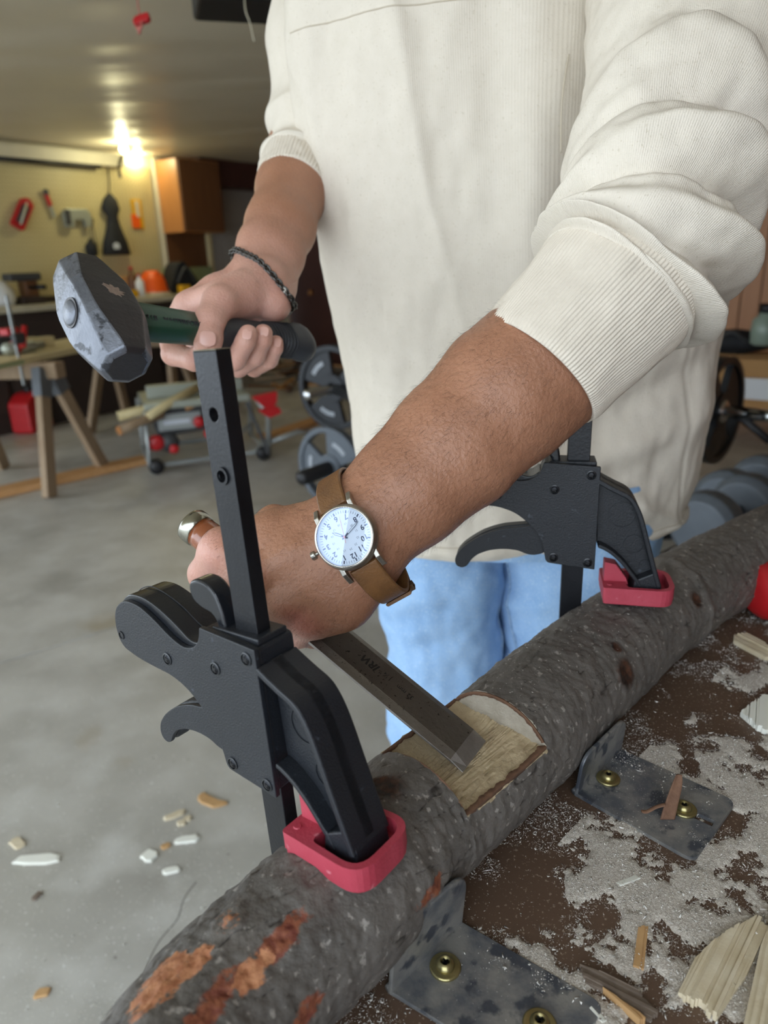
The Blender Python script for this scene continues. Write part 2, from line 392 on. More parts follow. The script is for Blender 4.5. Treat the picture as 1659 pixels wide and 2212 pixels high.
MT['nail'] = mat('fingernail', 'd5a79a', rough=.28, spec=.6)
MT['hair'] = mat('dark_arm_hair', '2c1d14', rough=.5)
MT['head_hair'] = mat('brown_head_hair', '3a281b', '2c1e14', rough=.6, scale=60, bump=1, bscale=200)
MT['shirt'] = mat('cream_cotton_jersey', 'd9d0c2', 'd3cabb', rough=.85, scale=60, bump=.35, bscale=700, c3='c9bfae', s3=420, t3=.66, spec=.2, wave=(215, .28, 'X', 'UV'))
MT['rib'] = mat('cream_rib_knit', 'd6ccbd', 'cdc3b4', rough=.85, scale=90, bump=.3, bscale=900, spec=.2)
MT['thread'] = mat('seam_thread', 'bdb29f', rough=.8)
MT['denim'] = mat('light_blue_denim', '86abd6', 'a3c4e8', rough=.8, scale=28, contrast=.3, bump=.4, bscale=900, c3='b4cde6', s3=500, t3=.6, spec=.2, wave=None)
MT['denim_seam'] = mat('denim_seam', '5f84b0', 'a7c1dc', rough=.8, scale=160)
MT['shoe'] = mat('brown_shoe', '4c3a2c', rough=.6)
MT['black_paint'] = mat('black_paint', '17171a', rough=.5)

# ------------------------------------------------------------------ the setting
E1 = np.array([.6, .8, 0]); N1 = np.array([-.8, .6, 0]); UP = np.array([0, 0, 1.])
W0 = np.array([-2.97, 6.39, 0])                    # a point on the pegboard wall
CEIL = 2.2
def WL(px, py, off=0):
    """point on the left wall seen at a pixel; off = how far in front of it"""
    O = W0-N1*off; v = P(px, py, 1)-EYE; t = ((O-EYE)@N1)/(v@N1); return EYE+v*t
F0 = np.array([-1.0, 9.03, 0]); FD = np.array([.8, -.6, 0]); FN = np.array([-.6, -.8, 0])   # far wall, FN towards the room
def WF(px, py, off=0):
    O = F0+FN*off; v = P(px, py, 1)-EYE; t = ((O-EYE)@FN)/(v@FN); return EYE+v*t

fl = MB(); fl.box((0, 3, -.06), (16, 16, .1)); floor = fl.build('floor', MT['concrete'], kind='structure')
# floor slabs with real joints between them
JA = nz(PZ(430, 1300, 0)-PZ(0, 1432, 0)); JO = PZ(0, 1432, 0); JB = np.array([-JA[1], JA[0], 0])
for i in range(-3, 4):
    for j in range(-3, 4):
        c = JO + JA*(i*3.0+1.2) + JB*(j*3.0+1.5)
        MB().box(c+np.array([0, 0, -.01]), (2.992, 2.992, .02), JA, JB, UP).build('slab', MT['concrete'], floor, bevel=.004)
_cr = [PZ(x, y, 0) for x, y in ((190, 2290), (262, 2190), (300, 2125), (318, 2075), (345, 2030), (385, 1985), (402, 1940), (428, 1905))]
MB().tube(spline([q+np.array([.004*math.sin(i*7), 0, -.0002]) for i, q in enumerate(_cr)], 5), .0016, 6, flat=.4).build('crack', MT['concrete_crack'], floor)
ce = MB().box((1.0, 4.65, CEIL+.05), (13, 11.1, .1)); ceil_ = ce.build('ceiling', MT['ceiling'], kind='structure')
# wall at left: pegboard
wl = MB(); wl.box(W0+E1*.4+UP*1.1+N1*.06, (5.6, .1, 2.2), E1, N1, UP); wall_left = wl.build('wall_left', MT['white_paint'], kind='structure')
pegb = MB(); a_, b_ = -2.2, 1.42
pegb.box(W0+E1*(a_+b_)/2-N1*.0+UP*1.45, (b_-a_, .012, 1.3), E1, N1, UP)
peg = pegb.build('pegboard_panel', MT['pegboard'], wall_left)
hb = MB(); s = a_+.03
while s < b_-.03:
    z = .98
    while z < 2.05:
        hb.box(W0+E1*s-N1*.0065+UP*z, (.007, .002, .007), E1, N1, UP); z += .0254*1.5
    s += .0254*1.5
hb.build('peg_hole', MT['hole'], peg, kind='stuff')
wf = MB(); wf.box(F0+FD*3.3+UP*1.1-FN*.06, (7.6, .1, 2.2), FD, FN, UP); wall_far = wf.build('wall_far', MT['maroon'], kind='structure')
wr = MB(); wr.box((5.3, 1.6, 1.1), (.1, 7.6, 2.2)); wr.build('wall_right', MT['panel_wood'], kind='structure')
wb_ = MB(); wb_.box((2.85, -1.0, 1.1), (5.0, .1, 2.2)); wb_.build('wall_light_block', MT['panel_wood'], kind='structure')  # unseen wall, added to block light from behind right
# wood panelling boards on the far wall, right part
for k in range(26):
    w_ = [.10, .16, .12, .19][k % 4]; s = 3.3+k*.146
    MB().box(F0+FD*s+FN*.004+UP*1.1, (.138, .012, 2.16), FD, FN, UP).build('panelling_board', MT['panel_wood'], wall_far, bevel=.004)
# trims
t1 = MB(); a = WL(352, 470, .02); t1.box((a[0], a[1], 1.1), (.085, .03, 2.18), E1, N1, UP).build('trim_1', MT['white_paint'], kind='structure', bevel=.004)
a, b = WL(-200, 312, .06), WL(262, 345, .06); zb = (a[2]+b[2])/2
t2 = MB(); t2.beam((a[0], a[1], 2.12), (b[0], b[1], 2.12), .10, .1).build('trim_2', MT['white_paint'], kind='structure', bevel=.006)
# white door on the left wall, maroon soffit, brown door on the far wall
d1s = [((WL(px, 480)-W0)@E1) for px in (442, 556)]
dd = empty('door_1', W0+E1*sum(d1s)/2, None, None, kind='structure')
cx = sum(d1s)/2; dw = d1s[1]-d1s[0]
MB().box(W0+E1*cx+UP*1.0-N1*.02, (dw, .05, 2.0), E1, N1, UP).build('door_leaf', MT['grey_door'], dd, bevel=.004)
for k in range(4):
    s = d1s[0]+dw*(k+.5)/4
    MB().box(W0+E1*s+UP*.80-N1*.05, (dw/4-.012, .014, 1.45), E1, N1, UP).build('door_board', MT['grey_door'], dd, bevel=.004)
MB().box(W0+E1*cx+UP*1.78-N1*.05, (dw-.04, .014, .42), E1, N1, UP).build('door_panel', MT['grey_door'], dd, bevel=.004)
MB().box(W0+E1*(d1s[0]-.02)+UP*1.0-N1*.04, (.05, .07, 2.0), E1, N1, UP).build('door_frame', MT['lumber_pale'], dd, bevel=.004)
MB().box(W0+E1*(cx+.1)+UP*2.08-N1*.12, (dw+.6, .25, .26), E1, N1, UP).build('trim_3', MT['maroon'], kind='structure', bevel=.006)
p0, p1 = WF(600, 650), WF(745, 650)
d2 = empty('door_2', (p0+p1)/2*[1, 1, 0], None, None, kind='structure')
MB().box(((p0+p1)/2)*[1, 1, 0]+UP*1.0+FN*.02, (np.linalg.norm(p1-p0), .05, 2.0), FD, FN, UP).build('door_leaf', MT['maroon'], d2, bevel=.004)
hp = WF(672, 632, .08); MB().lathe([(.012, 0), (.012, .04), (.028, .05), (.03, .07), (.02, .085)], hp-FN*.05, FN, 16).build('door_knob', MT['orange_wood'], d2, smooth=True)
MB().box(WF(622, 640, .03)*[1, 1, 0]+UP*1.0, (.10, .03, 2.0), FD, FN, UP).build('door_frame', MT['orange_wood'], d2, bevel=.004)
# dark garage-door opener housing at the top of the frame
q = P(530, -75, 2.4); op = empty('door_opener', q, 'black garage door opener housing on the ceiling', 'opener')
MB().box((q[0], q[1], 2.06), (.36, .26, .13), (.96, .28, 0), (-.28, .96, 0), UP).build('housing', MT['black_paint'], op, bevel=.012)
MB().box((q[0], q[1], 2.16), (.05, .05, .08)).build('hanger', MT['dark_grey'], op)

# ------------------------------------------------------------------ wall things, bench and background
cb = [((WL(px, 470)-W0)@E1) for px in (338, 1)]
cs = (WL(340, 430)-W0)@E1
zt, zb2 = 2.16, WL(345, 505)[2]
cab = empty('wall_cabinet', W0+E1*(cs+.3)+UP*zb2, 'orange stained wooden wall cabinet beside the white trim', 'cabinet')
MB().box(W0+E1*(cs+.26)+UP*(zt+zb2)/2-N1*.17, (.52, .33, zt-zb2), E1, N1, UP).build('carcass', MT['orange_wood'], cab, bevel=.004)
MB().box(W0+E1*(cs+.26)+UP*(zt+zb2)/2-N1*.345, (.50, .02, zt-zb2-.02), E1, N1, UP).build('door', MT['brown_wood'], cab, bevel=.004)
MB().box(W0+E1*(cs+.26)+UP*1.3-N1*.02, (.5, .04, .62), E1, N1, UP).build('trim_4', MT['brown_wood'], kind='structure', bevel=.004)
# workbench along the wall
bs = -2.0; be = (WL(470, 600, .6)-W0)@E1
wb = empty('wall_workbench', W0-N1*.3+E1*(bs+be)/2, 'long dark workbench with pale dusty top under the pegboard', 'workbench')
MB().box(W0-N1*.325+E1*(bs+be)/2+UP*.93, (be-bs, .62, .045), E1, N1, UP).build('worktop', MT['bench_top'], wb, bevel=.004)
for k in range(5):
    s = bs+(be-bs)*(k+.5)/5
    MB().box(W0-N1*.3+E1*s+UP*.45, ((be-bs)/5-.02, .5, .9), E1, N1, UP).build('cupboard', MT['bench_dark'], wb, bevel=.006)
    MB().box(W0-N1*.555+E1*s+UP*.5, ((be-bs)/5-.08, .012, .70), E1, N1, UP).build('cupboard_door', MT['bench_dark'], wb, bevel=.004)
BT = .953
def bench_pt(px, off):
    v = P(px, 600, 1)-EYE; O = W0-N1*off; t = ((O-EYE)@N1)/(v@N1); q = EYE+v*t; return np.array([q[0], q[1], BT])
q = bench_pt(408, .10); MB().box(q+UP*.12, (.62, .02, .24), E1, N1, UP).build('painted_board', MT['green_board'], bevel=.003, label='pale green board leaning at the back of the workbench', cat='board')

def wthing(name, px, py, label, cat): return empty(name, WL(px, py, .03), label, cat)
# red cased level, upper left
o = wthing('tool_case', 42, 463, 'red tool holder hanging furthest left on the pegboard', 'tool holder')
c = WL(45, 463, .035); X = nz(E1*.55+UP*.83); Y = nz(np.cross(N1, X))
MB().prism(fillet([(-.12, -.05), (.12, -.05), (.15, .0), (.12, .06), (-.12, .06)], .02), c, X, Y, N1, -.03, .02).build('holder_body', MT['red'], o, bevel=.005)
MB().prism(fillet([(-.08, -.03), (.08, -.03), (.08, .03), (-.08, .03)], .012), c-N1*.032, X, Y, N1, -.01, .006).build('window', MT['dark_grey'], o, bevel=.003)
MB().tube([c+X*.10-Y*.01-N1*.045, c-X*.09+Y*.01-N1*.045], .008).build('vial', MT['white_paint'], o, smooth=True)
o = wthing('utility_cutter', 108, 445, 'small silver and red cutter hanging near the red holder', 'tool')
a, b = WL(98, 415, .03), WL(118, 470, .03)
MB().beam(a, a*.45+b*.55, .035, .022, N1).build('handle', MT['red'], o, bevel=.006)
MB().beam(a*.5+b*.5, b, .028, .016, N1).build('blade_holder', MT['alu'], o, bevel=.005)
MB().lathe([(.022, 0), (.026, .012), (.015, .02)], a-N1*.0, -N1, 16).build('hanging_knob', MT['dark_grey'], o)
o = wthing('electric_stapler', 166, 470, 'grey electric stapler hanging on the pegboard', 'tool')
c = WL(166, 470, .05)
MB().prism(fillet([(-.10, .07), (.10, .07), (.13, .03), (.12, -.07), (.06, -.08), (.06, -.02), (-.03, -.02), (-.04, -.08), (-.12, -.08), (-.13, .04)], .012), c, E1, UP, N1, -.025, .025).build('housing', MT['alu'], o, bevel=.006)
MB().box(c-E1*.10-N1*.027, (.05, .01, .12), E1, N1, UP).build('side_plate', MT['dark_grey'], o, bevel=.003)
MB().tube(spline([c+E1*.12, c+E1*.16-UP*.02, WL(195, 500, .03), WL(200, 520, .03), WL(199, 540, .03)], 5), .004, 8).build('cord', MT['dark_grey'], o, smooth=True)
MB().tube(spline([c+E1*.12+UP*.03, WL(196, 468, .03), WL(205, 510, .03), WL(212, 545, .03)], 5), .004, 8).build('cord', MT['dark_grey'], o, smooth=True)
MB().lathe([(.01, 0), (.05, .02), (.055, .10), (.02, .14), (.012, .16)], WL(201, 556, .06), UP, 12).build('cord_bundle', MT['black_cloth'], o, smooth=True)
o = wthing('shop_apron', 248, 480, 'black cloth apron tied and hanging from a cord', 'apron')
c = WL(240, 420, .05)
rings = []
for (px, py, w_, dp) in [(236, 418, .02, .012), (238, 432, .07, .035), (240, 452, .09, .05), (243, 468, .05, .035), (246, 490, .07, .04), (250, 520, .12, .05), (254, 548, .145, .055), (255, 551, .14, .05)]:
    c = WL(px, py, .07); rings.append([c+E1*(w_*math.cos(t)*(1+.06*math.sin(5*t)))+N1*(dp*math.sin(t)) for t in np.linspace(0, 2*math.pi, 24, endpoint=False)])
v, f = loft(rings, cap=True); mesh('cloth', v, f, MT['black_cloth'], o)
MB().tube(spline([WL(236, 420, .06), WL(236, 395, .05), WL(234, 372, .04), WL(233, 355, .04)], 4), .005, 8).build('cord', MT['black_cloth'], o, smooth=True)
c = WL(252, 532, .13); MB().prism(fillet([(-.03, -.025), (.035, -.02), (.03, .02), (0, .035), (-.035, .015)], .01), c, E1, UP, N1, -.002, .002).build('emblem', MT['white_print'], o)
o = wthing('yellow_packet', 297, 462, 'yellow and orange packet pinned beside the white trim', 'packet')
MB().box(WL(297, 463, .015), (.11, .015, .26), E1, N1, UP).build('card', MT['yellow'], o, bevel=.003)
MB().box(WL(294, 478, .026), (.09, .01, .12), E1, N1, UP).build('orange_panel', MT['orange'], o, bevel=.003)
MB().box(WL(297, 452, .028), (.04, .012, .14), E1, N1, UP).build('tool_insert', MT['white_paint'], o, bevel=.003)
a, b = WL(-60, 336, .09), WL(216, 360, .09)
MB().tube([a, b], .02, 12).build('hanging_pipe', MT['black_paint'], smooth=True, label='long dark pipe hung under the white beam over the pegboard', cat='pipe')
# two lit lamps
for k, (px, py, r, d, w, lab) in enumerate([(267, 322, .034, 6.0, 7, 'brighter lit bulb under the ceiling, nearer the pegboard left side'), (298, 333, .022, 6.6, 4, 'smaller lit bulb just right of the brighter one')]):
    c = P(px, py, d); o = empty('ceiling_bulb', (c[0], c[1], CEIL), lab, 'lamp', 'lit bulbs near the pegboard')
    MB().lathe([(.004, -r), (r*.6, -r*.8), (r, 0), (r*.7, r*.8), (r*.4, r*1.5)], c, UP, 20).build('bulb', MT['lamp'], o, smooth=True)
    MB().lathe([(r*.45, r*1.4), (r*.5, r*2.2), (r*.8, CEIL-c[2]-.01), (r*1.3, CEIL-c[2])], c, UP, 20).build('socket', MT['white_paint'], o, smooth=True)
    ld = bpy.data.lights.new('bulb_light', 'POINT'); ld.energy = w; ld.color = (1, .93, .55); ld.shadow_soft_size = r; lo = bpy.data.objects.new('bulb_light', ld); COL.objects.link(lo); lo.location = c-np.array([0, .0, r*1.4])
c = WL(258, 362, .5); pc = empty('pull_chain', c, 'short pull chain with a shiny tassel under the bulbs', 'chain')
a = P(264, 336, 5.8)
MB().tube(spline([a, P(258, 352, 5.8), P(257, 366, 5.8), P(260, 384, 5.8)], 4), .012, 8).build('chain', MT['cap_metal'], pc, smooth=True)
# red pull handle of the garage door release
c = P(306, 42, 2.3); o = empty('release_handle', c, 'red plastic pull handle hanging on a pink cord', 'pull handle')
hd = M @ nz([.93, .30, .15]); hv = M @ nz([-.3, .95, 0])
MB().prism(fillet([(-.028, -.012), (.020, -.016), (.028, -.010), (.028, .010), (-.014, .014), (-.028, .006)], .004), c, hd, hv, np.cross(hd, hv), -.009, .009).build('grip', MT['red'], o, bevel=.003)
MB().tube(spline([P(302, 30, 2.3), P(298, 10, 2.3), P(294, -40, 2.32), P(292, -120, 2.34)], 5), .0022, 8).build('cord', MT['nylon'], o, smooth=True)
MB().tube(spline([c, P(306, 56, 2.29), P(300, 64, 2.3), P(296, 58, 2.3), P(302, 66, 2.3), P(300, 73, 2.3)], 5), .0045, 8).build('knot', MT['nylon'], o, smooth=True)
MB().tube(spline([P(527, -40, 2.0), P(530, 20, 2.0), P(540, 50, 2.0), P(549, 90, 2.0)], 6), .0016, 6).build('dangling_string', MT['white_paint'], smooth=True, label='thin pale string dangling from the ceiling opener', cat='string')

# clutter on the bench top
random.seed(4)
o = empty('bench_vise', bench_pt(52, .3), 'dark rusty bench vise on the workbench behind the hammer', 'vise'); c = bench_pt(52, .3)
MB().box(c+UP*.03, (.2, .2, .06), E1, N1, UP).build('base', MT['bench_dark'], o, bevel=.01)
MB().box(c+UP*.12+E1*.02, (.12, .12, .14), E1, N1, UP).build('body', MT['brown_wood'], o, bevel=.02)
MB().box(c+UP*.21-E1*.02, (.26, .14, .06), E1, N1, UP).build('jaw', MT['dark_grey'], o, bevel=.012)
MB().tube([c+UP*.13-N1*.28, c+UP*.13], .018).build('screw_spindle', MT['screw'], o, smooth=True)
o = empty('safety_helmet', bench_pt(328, .25), 'bright orange hard hat on the workbench', 'helmet'); c = bench_pt(328, .25)
MB().lathe([(.14, .02), (.145, .03), (.13, .06), (.12, .13), (.09, .19), (.04, .22), (.002, .225)], c, UP, 24).build('shell', MT['orange'], o, smooth=True)
MB().lathe([(.15, 0), (.165, .012), (.14, .03)], c, UP, 24).build('brim', MT['white_paint'], o, smooth=True)
MB().box(c+UP*.205, (.03, .2, .03), E1, N1, UP).build('ridge', MT['orange'], o, bevel=.008)
o = empty('black_tool_bag', bench_pt(386, .25), 'black pointed tool bag beside the orange hard hat', 'bag'); c = bench_pt(386, .25)
MB().prism(fillet([(-.2, 0), (.22, 0), (.16, .12), (.02, .30), (-.06, .28), (-.16, .1)], .03), c, E1, UP, N1, -.09, .09).build('bag_body', MT['black_cloth'], o, bevel=.02)
MB().tube(spline([c-E1*.1+UP*.1-N1*.1, c+UP*.24-N1*.13, c+E1*.12+UP*.1-N1*.1], 6), .012).build('bag_handle', MT['dark_grey'], o, smooth=True)
for k, (px, off, w, h, m, lab) in enumerate([(-12, .3, .12, .22, 'paper', 'white rag bundle at the left end of the workbench'), (285, .2, .10, .24, 'brown_wood', 'tall brown bottle on the workbench left of the hard hat'),
      (300, .35, .08, .18, 'paper', 'white spray can beside the orange hard hat'), (276, .35, .12, .06, 'yellow', 'low yellow box on the workbench near the hard hat'),
      (265, .15, .09, .18, 'lumber', 'wooden block standing behind the hammer head on the workbench'), (395, .4, .10, .08, 'yellow', 'small yellow tape case beside the black bag'), (100, .2, .2, .05, 'bench_dark', 'flat dark tray on the workbench behind the hammer')]):
    c = bench_pt(px, off); o = empty(['rag', 'bottle', 'spray_can', 'small_box', 'wood_block', 'tape_measure', 'tray'][k], c, lab, ['rag', 'bottle', 'can', 'box', 'block', 'tape', 'tray'][k])
    if k in (1, 2):
        MB().lathe([(w*.45, 0), (w*.5, .01), (w*.5, h*.7), (w*.3, h*.82), (w*.18, h*.86), (w*.18, h)], c, UP, 20).build('container', MT[m], o, smooth=True)
        MB().lathe([(w*.2, h), (w*.2, h+.02), (.002, h+.022)], c, UP, 16).build('cap', MT['red'], o, smooth=True)
    elif k == 0:
        v, f = loft([[c+UP*zz+E1*(rr*math.cos(t)*(1+.15*math.sin(3*t+zz*20)))+N1*(rr*math.sin(t)) for t in np.linspace(0, 2*math.pi, 20, endpoint=False)] for zz, rr in ((0, .12), (.05, .13), (.12, .10), (.18, .06), (.2, .01))], cap=True); mesh('cloth', v, f, MT['paper'], o)
    else: MB().box(c+UP*h/2, (w, w*.8, h), E1, N1, UP).build('block_body', MT[m], o, bevel=.008)

# sawhorses with a long board on top, tools on the board
BD = nz(PZ(172, 768, .76)-PZ(0, 806, .76)); BN = np.array([-BD[1], BD[0], 0])
def sawhorse(c, ax, label):
    o = empty('sawhorse', (c[0], c[1], 0), label, 'sawhorse', 'wooden sawhorses under the plank'); px = np.array([-ax[1], ax[0], 0])
    MB().box((c[0], c[1], .665), (.09, .75, .09), px, ax, UP).build('top_beam', MT['sawhorse'], o, bevel=.006)
    for sx in (-1, 1):
        for sy in (-1, 1):
            top = np.array([c[0], c[1], .66])+px*sx*.04+ax*sy*.28; bot = np.array([c[0], c[1], 0])+px*sx*.28+ax*sy*.36
            MB().beam(bot, top, .085, .04, up=ax).build('leg', MT['sawhorse'], o, bevel=.004)
            MB().beam(top*.80+bot*.20, top+UP*.02, .10, .055, up=ax).build('bracket', MT['bracket_metal'], o, bevel=.004)
    return o
s1 = P(75, 830, 4.15); s2 = P(-260, 890, 3.8); s3 = P(470, 760, 5.4)
c1 = PZ(95, 782, .71); c1 = c1+BN*.28
sawhorse(c1, BN, 'weathered sawhorse at the left edge below the hammer head')
c3 = c1+BD*1.55; sawhorse(c3, BN, 'weathered sawhorse behind the portable saw under the plank end')
pb = empty('plank', c1+UP*.72, 'long pale plank laid across the sawhorses', 'plank'); pz = .71
MB().box(c1*[1, 1, 0]+BD*.35+UP*(pz+.018), (4.4, .46, .036), BD, BN, UP).build('board', MT['lumber_pale'], pb, bevel=.004)
MB().box(c1*[1, 1, 0]-BD*.35-BN*.231+UP*(pz+.016), (.5, .003, .02), BD, BN, UP).build('green_mark', MT['green_board'], pb)
def plank_pt(px, off):
    q = PZ(px, 760, pz+.036); v = P(px, 760, 1)-EYE; O = c1*[1, 1, 0]+BN*off; t = (O@BN)/(v@BN); w = v*t; return np.array([w[0], w[1], pz+.037])
for k, (px, off, L_, r, m, lab) in enumerate([(52, -.08, .26, .035, 'alu', 'silver tube tool lying on the plank'), (80, .05, .22, .03, 'lumber_pale', 'pale wood offcut lying on the plank'), (15, .05, .24, .05, 'maroon', 'dark red tool lying at the left end of the plank'), (30, .15, .3, .03, 'lumber_pale', 'short pale stick behind the silver tube on the plank')]):
    c = plank_pt(px, off); o = empty(['tube_tool', 'offcut', 'tool', 'stick'][k], c, lab, ['tool', 'offcut', 'tool', 'stick'][k], None); d = nz(BD+BN*random.uniform(-.6, .6))
    if k == 0:
        MB().lathe([(r*.5, -L_/2), (r, -L_/2+.02), (r, L_/4), (r*.7, L_/4+.01), (r*.7, L_/2)], c+UP*r, d, 20).build('barrel', MT[m], o, smooth=True)
        MB().lathe([(r*1.05, -.02), (r*1.1, 0), (r*1.05, .02)], c+UP*r*1.08-d*.05, d, 20).build('collar', MT['red'], o, smooth=True)
    elif k == 2:
        MB().box(c+UP*r, (L_, r*2, r*2), d, np.cross(UP, d), UP).build('tool_body', MT['dark_grey'], o, bevel=.015)
        MB().box(c+UP*r*2.3+d*.05, (L_*.4, r*1.4, r), d, np.cross(UP, d), UP).build('tool_handle', MT['red'], o, bevel=.012)
    else: MB().box(c+UP*r, (L_, r*2.4, r*2), d, np.cross(UP, d), UP).build('block_body', MT[m], o, bevel=.004)
cl_ = plank_pt(38, -.2)
o = empty('quick_clamp', cl_, 'grey bar clamp standing on the plank end near the left edge', 'clamp')
MB().box(cl_+UP*.09, (.02, .008, .48), BD, BN, UP).build('bar', MT['tube_grey'], o, bevel=.002)
MB().box(cl_+UP*.10+BD*.03, (.09, .03, .06), BD, BN, UP).build('jaw', MT['dark_grey'], o, bevel=.008)
MB().tube([cl_+UP*.05+BD*.05, cl_+UP*.16+BD*.10], .016).build('handle', MT['red'], o, smooth=True)
# red fuel can, yellow jack under the plank
c = PZ(62, 930, 0); o = empty('fuel_can', c, 'red plastic fuel can on the floor behind the sawhorse', 'can')
MB().prism(fillet([(-.14, 0), (.14, 0), (.14, .24), (.05, .32), (-.05, .30), (-.14, .24)], .03), c-BN*.05, BD, UP, BN, -.09, .09).build('can_body', MT['red'], o, bevel=.02)
MB().lathe([(.03, .28), (.03, .34), (.02, .36)], c-BN*.05+BD*.02, UP, 16).build('spout', MT['black_paint'], o, smooth=True)
c = PZ(118, 905, 0); o = empty('floor_jack', c, 'yellow and black floor jack under the plank', 'jack')
MB().prism([(-.1, .05), (.28, .05), (.26, .10), (.0, .28), (-.1, .30)], c+BN*.5, BD, UP, BN, -.06, .06).build('frame', MT['yellow'], o, bevel=.008)
for sx in (-.06, .24): MB().lathe([(.04, -.09), (.055, -.08), (.055, .08), (.04, .09)], c+BN*.5+BD*sx+UP*.055, BN, 20).build('wheel', MT['black_paint'], o, smooth=True)
MB().beam(c+BN*.5-BD*.05+UP*.27, c+BN*.5-BD*.3+UP*.55, .03, .03).build('handle', MT['yellow'], o, bevel=.006)
# long board on the floor, two pieces
a, b = PZ(-120, 1098, 0), PZ(318, 998, 0)
MB().beam(a+UP*.02, b+UP*.02, .14, .038).build('floor_board', MT['lumber'], bevel=.004, label='long pine board on the floor left of the portable saw', cat='board')
a, b = PZ(560, 955, 0), PZ(700, 908, 0)
MB().beam(a+UP*.02, b+UP*.02, .12, .038).build('floor_board', MT['lumber'], bevel=.004, label='orange pine board on the floor right of the portable saw', cat='board')
# rubbish heap against the far wall
hp_ = empty('scrap_heap', PZ(660, 800, 0), 'heap of brown wood scraps on the floor by the far door', 'scrap heap')
for k in range(36):
    q = PZ(random.uniform(575, 720), random.uniform(775, 820), 0); q = q*.88
    a = random.uniform(0, 6.3); L_ = random.uniform(.12, .45); z0 = random.uniform(.02, .12)
    d = np.array([math.cos(a), math.sin(a), random.uniform(-.15, .15)]); q[2] = z0
    MB().beam(q-d*L_/2, q+d*L_/2, random.uniform(.02, .06), .02).build('scrap', MT[random.choice(['brown_wood', 'lumber', 'sawhorse', 'bench_dark'])], hp_)

# portable table saw on a folded stand
sc_ = PZ(445, 1005, 0); SX = nz(PZ(590, 960, 0)-PZ(330, 1010, 0)); SX = nz([SX[0], SX[1]*.55, 0]); SY = np.array([-SX[1], SX[0], 0]); sb = sc_+SY*.25
ts = empty('table_saw', sb, 'grey portable table saw on a folded tube stand with red knobs', 'saw')
MB().box(sb+UP*.40, (.64, .5, .045), SX, SY, UP).build('saw_table', MT['alu'], ts, bevel=.006)
MB().box(sb+UP*.455-SY*.02+SX*.02, (.60, .06, .08), SX, SY, UP).build('rip_fence', MT['alu'], ts, bevel=.006)
MB().prism([(-.26, .20), (.2, .22), (.27, .375), (-.29, .375)], sb, SX, UP, SY, -.2, .22).build('saw_body', MT['dark_grey'], ts, bevel=.015)
MB().box(sb+UP*.29-SY*.215-SX*.12, (.26, .012, .10), SX, SY, UP).build('name_plate', MT['tube_grey'], ts, bevel=.003)
MB().box(sb+UP*.29-SY*.224-SX*.14, (.16, .004, .028), SX, SY, UP).build('plate_stripe', MT['white_print'], ts)
for (dx, dz, r) in ((-.01, .28, .035), (-.28, .18, .05), (.04, .2, .03), (-.18, .13, .03)):
    q = sb-SY*.23+SX*dx+UP*dz; MB().lathe([(r*.5, 0), (r, .01), (r, .03), (r*.6, .04)], q, -SY, 14).build('knob', MT['red'], ts, smooth=True)
MB().lathe([(.055, -.02), (.06, 0), (.055, .02)], sb-SY*.24-SX*.2+UP*.17, -SY, 20).build('crank_wheel', MT['dark_grey'], ts, smooth=True)
for yy in (-.28, .26):
    MB().tube([sb+SX*-.32+SY*yy+UP*.38, sb+SX*-.34+SY*yy+UP*.05, sb+SX*.30+SY*yy+UP*.05, sb+SX*.40+SY*yy+UP*.12], .017, 10).build('stand_tube', MT['tube_grey'], ts, smooth=True)
    MB().tube([sb+SX*.36+SY*yy+UP*.38, sb+SX*.42+SY*yy+UP*.28, sb+SX*.40+SY*yy+UP*.05], .017, 10).build('stand_tube', MT['tube_grey'], ts, smooth=True)
for xx in (-.33, .40): MB().tube([sb+SX*xx-SY*.28+UP*.05, sb+SX*xx+SY*.26+UP*.05], .017, 10).build('cross_tube', MT['tube_grey'], ts, smooth=True)
for xx in (-.3, .36): MB().lathe([(.03, -.03), (.045, -.02), (.045, .02), (.03, .03)], sb+SX*xx-SY*.3+UP*.045, SY, 16).build('wheel', MT['black_paint'], ts, smooth=True)
MB().tube([sb+SX*.42-SY*.26+UP*.10, sb+SX*.62-SY*.2+UP*.13, sb+SX*.70-SY*.2+UP*.12], .018, 10).build('folded_leg', MT['tube_grey'], ts, smooth=True)
q = P(572, 872, np.linalg.norm(sb)*.93)
o = empty('lever_clamp', sb, 'red plastic lever handles sticking out right of the portable saw', 'clamp'); q = P(575, 868, 4.35)
MB().prism(fillet([(-.09, .04), (.07, .06), (.06, -.01), (.02, -.06), (-.03, -.02)], .012), q, SX, UP, SY, -.02, .02).build('upper_handle', MT['red'], o, bevel=.006)
q2 = P(580, 890, 4.35); MB().prism(fillet([(-.07, .02), (.06, .03), (.08, -.01), (.0, -.035)], .012), q2, SX, UP, SY, -.02, .02).build('lower_handle', MT['red'], o, bevel=.006)
MB().beam(q-SX*.12+UP*.01, q2-SX*.02-UP*.26, .03, .02).build('clamp_bar', MT['dark_grey'], o, bevel=.004)
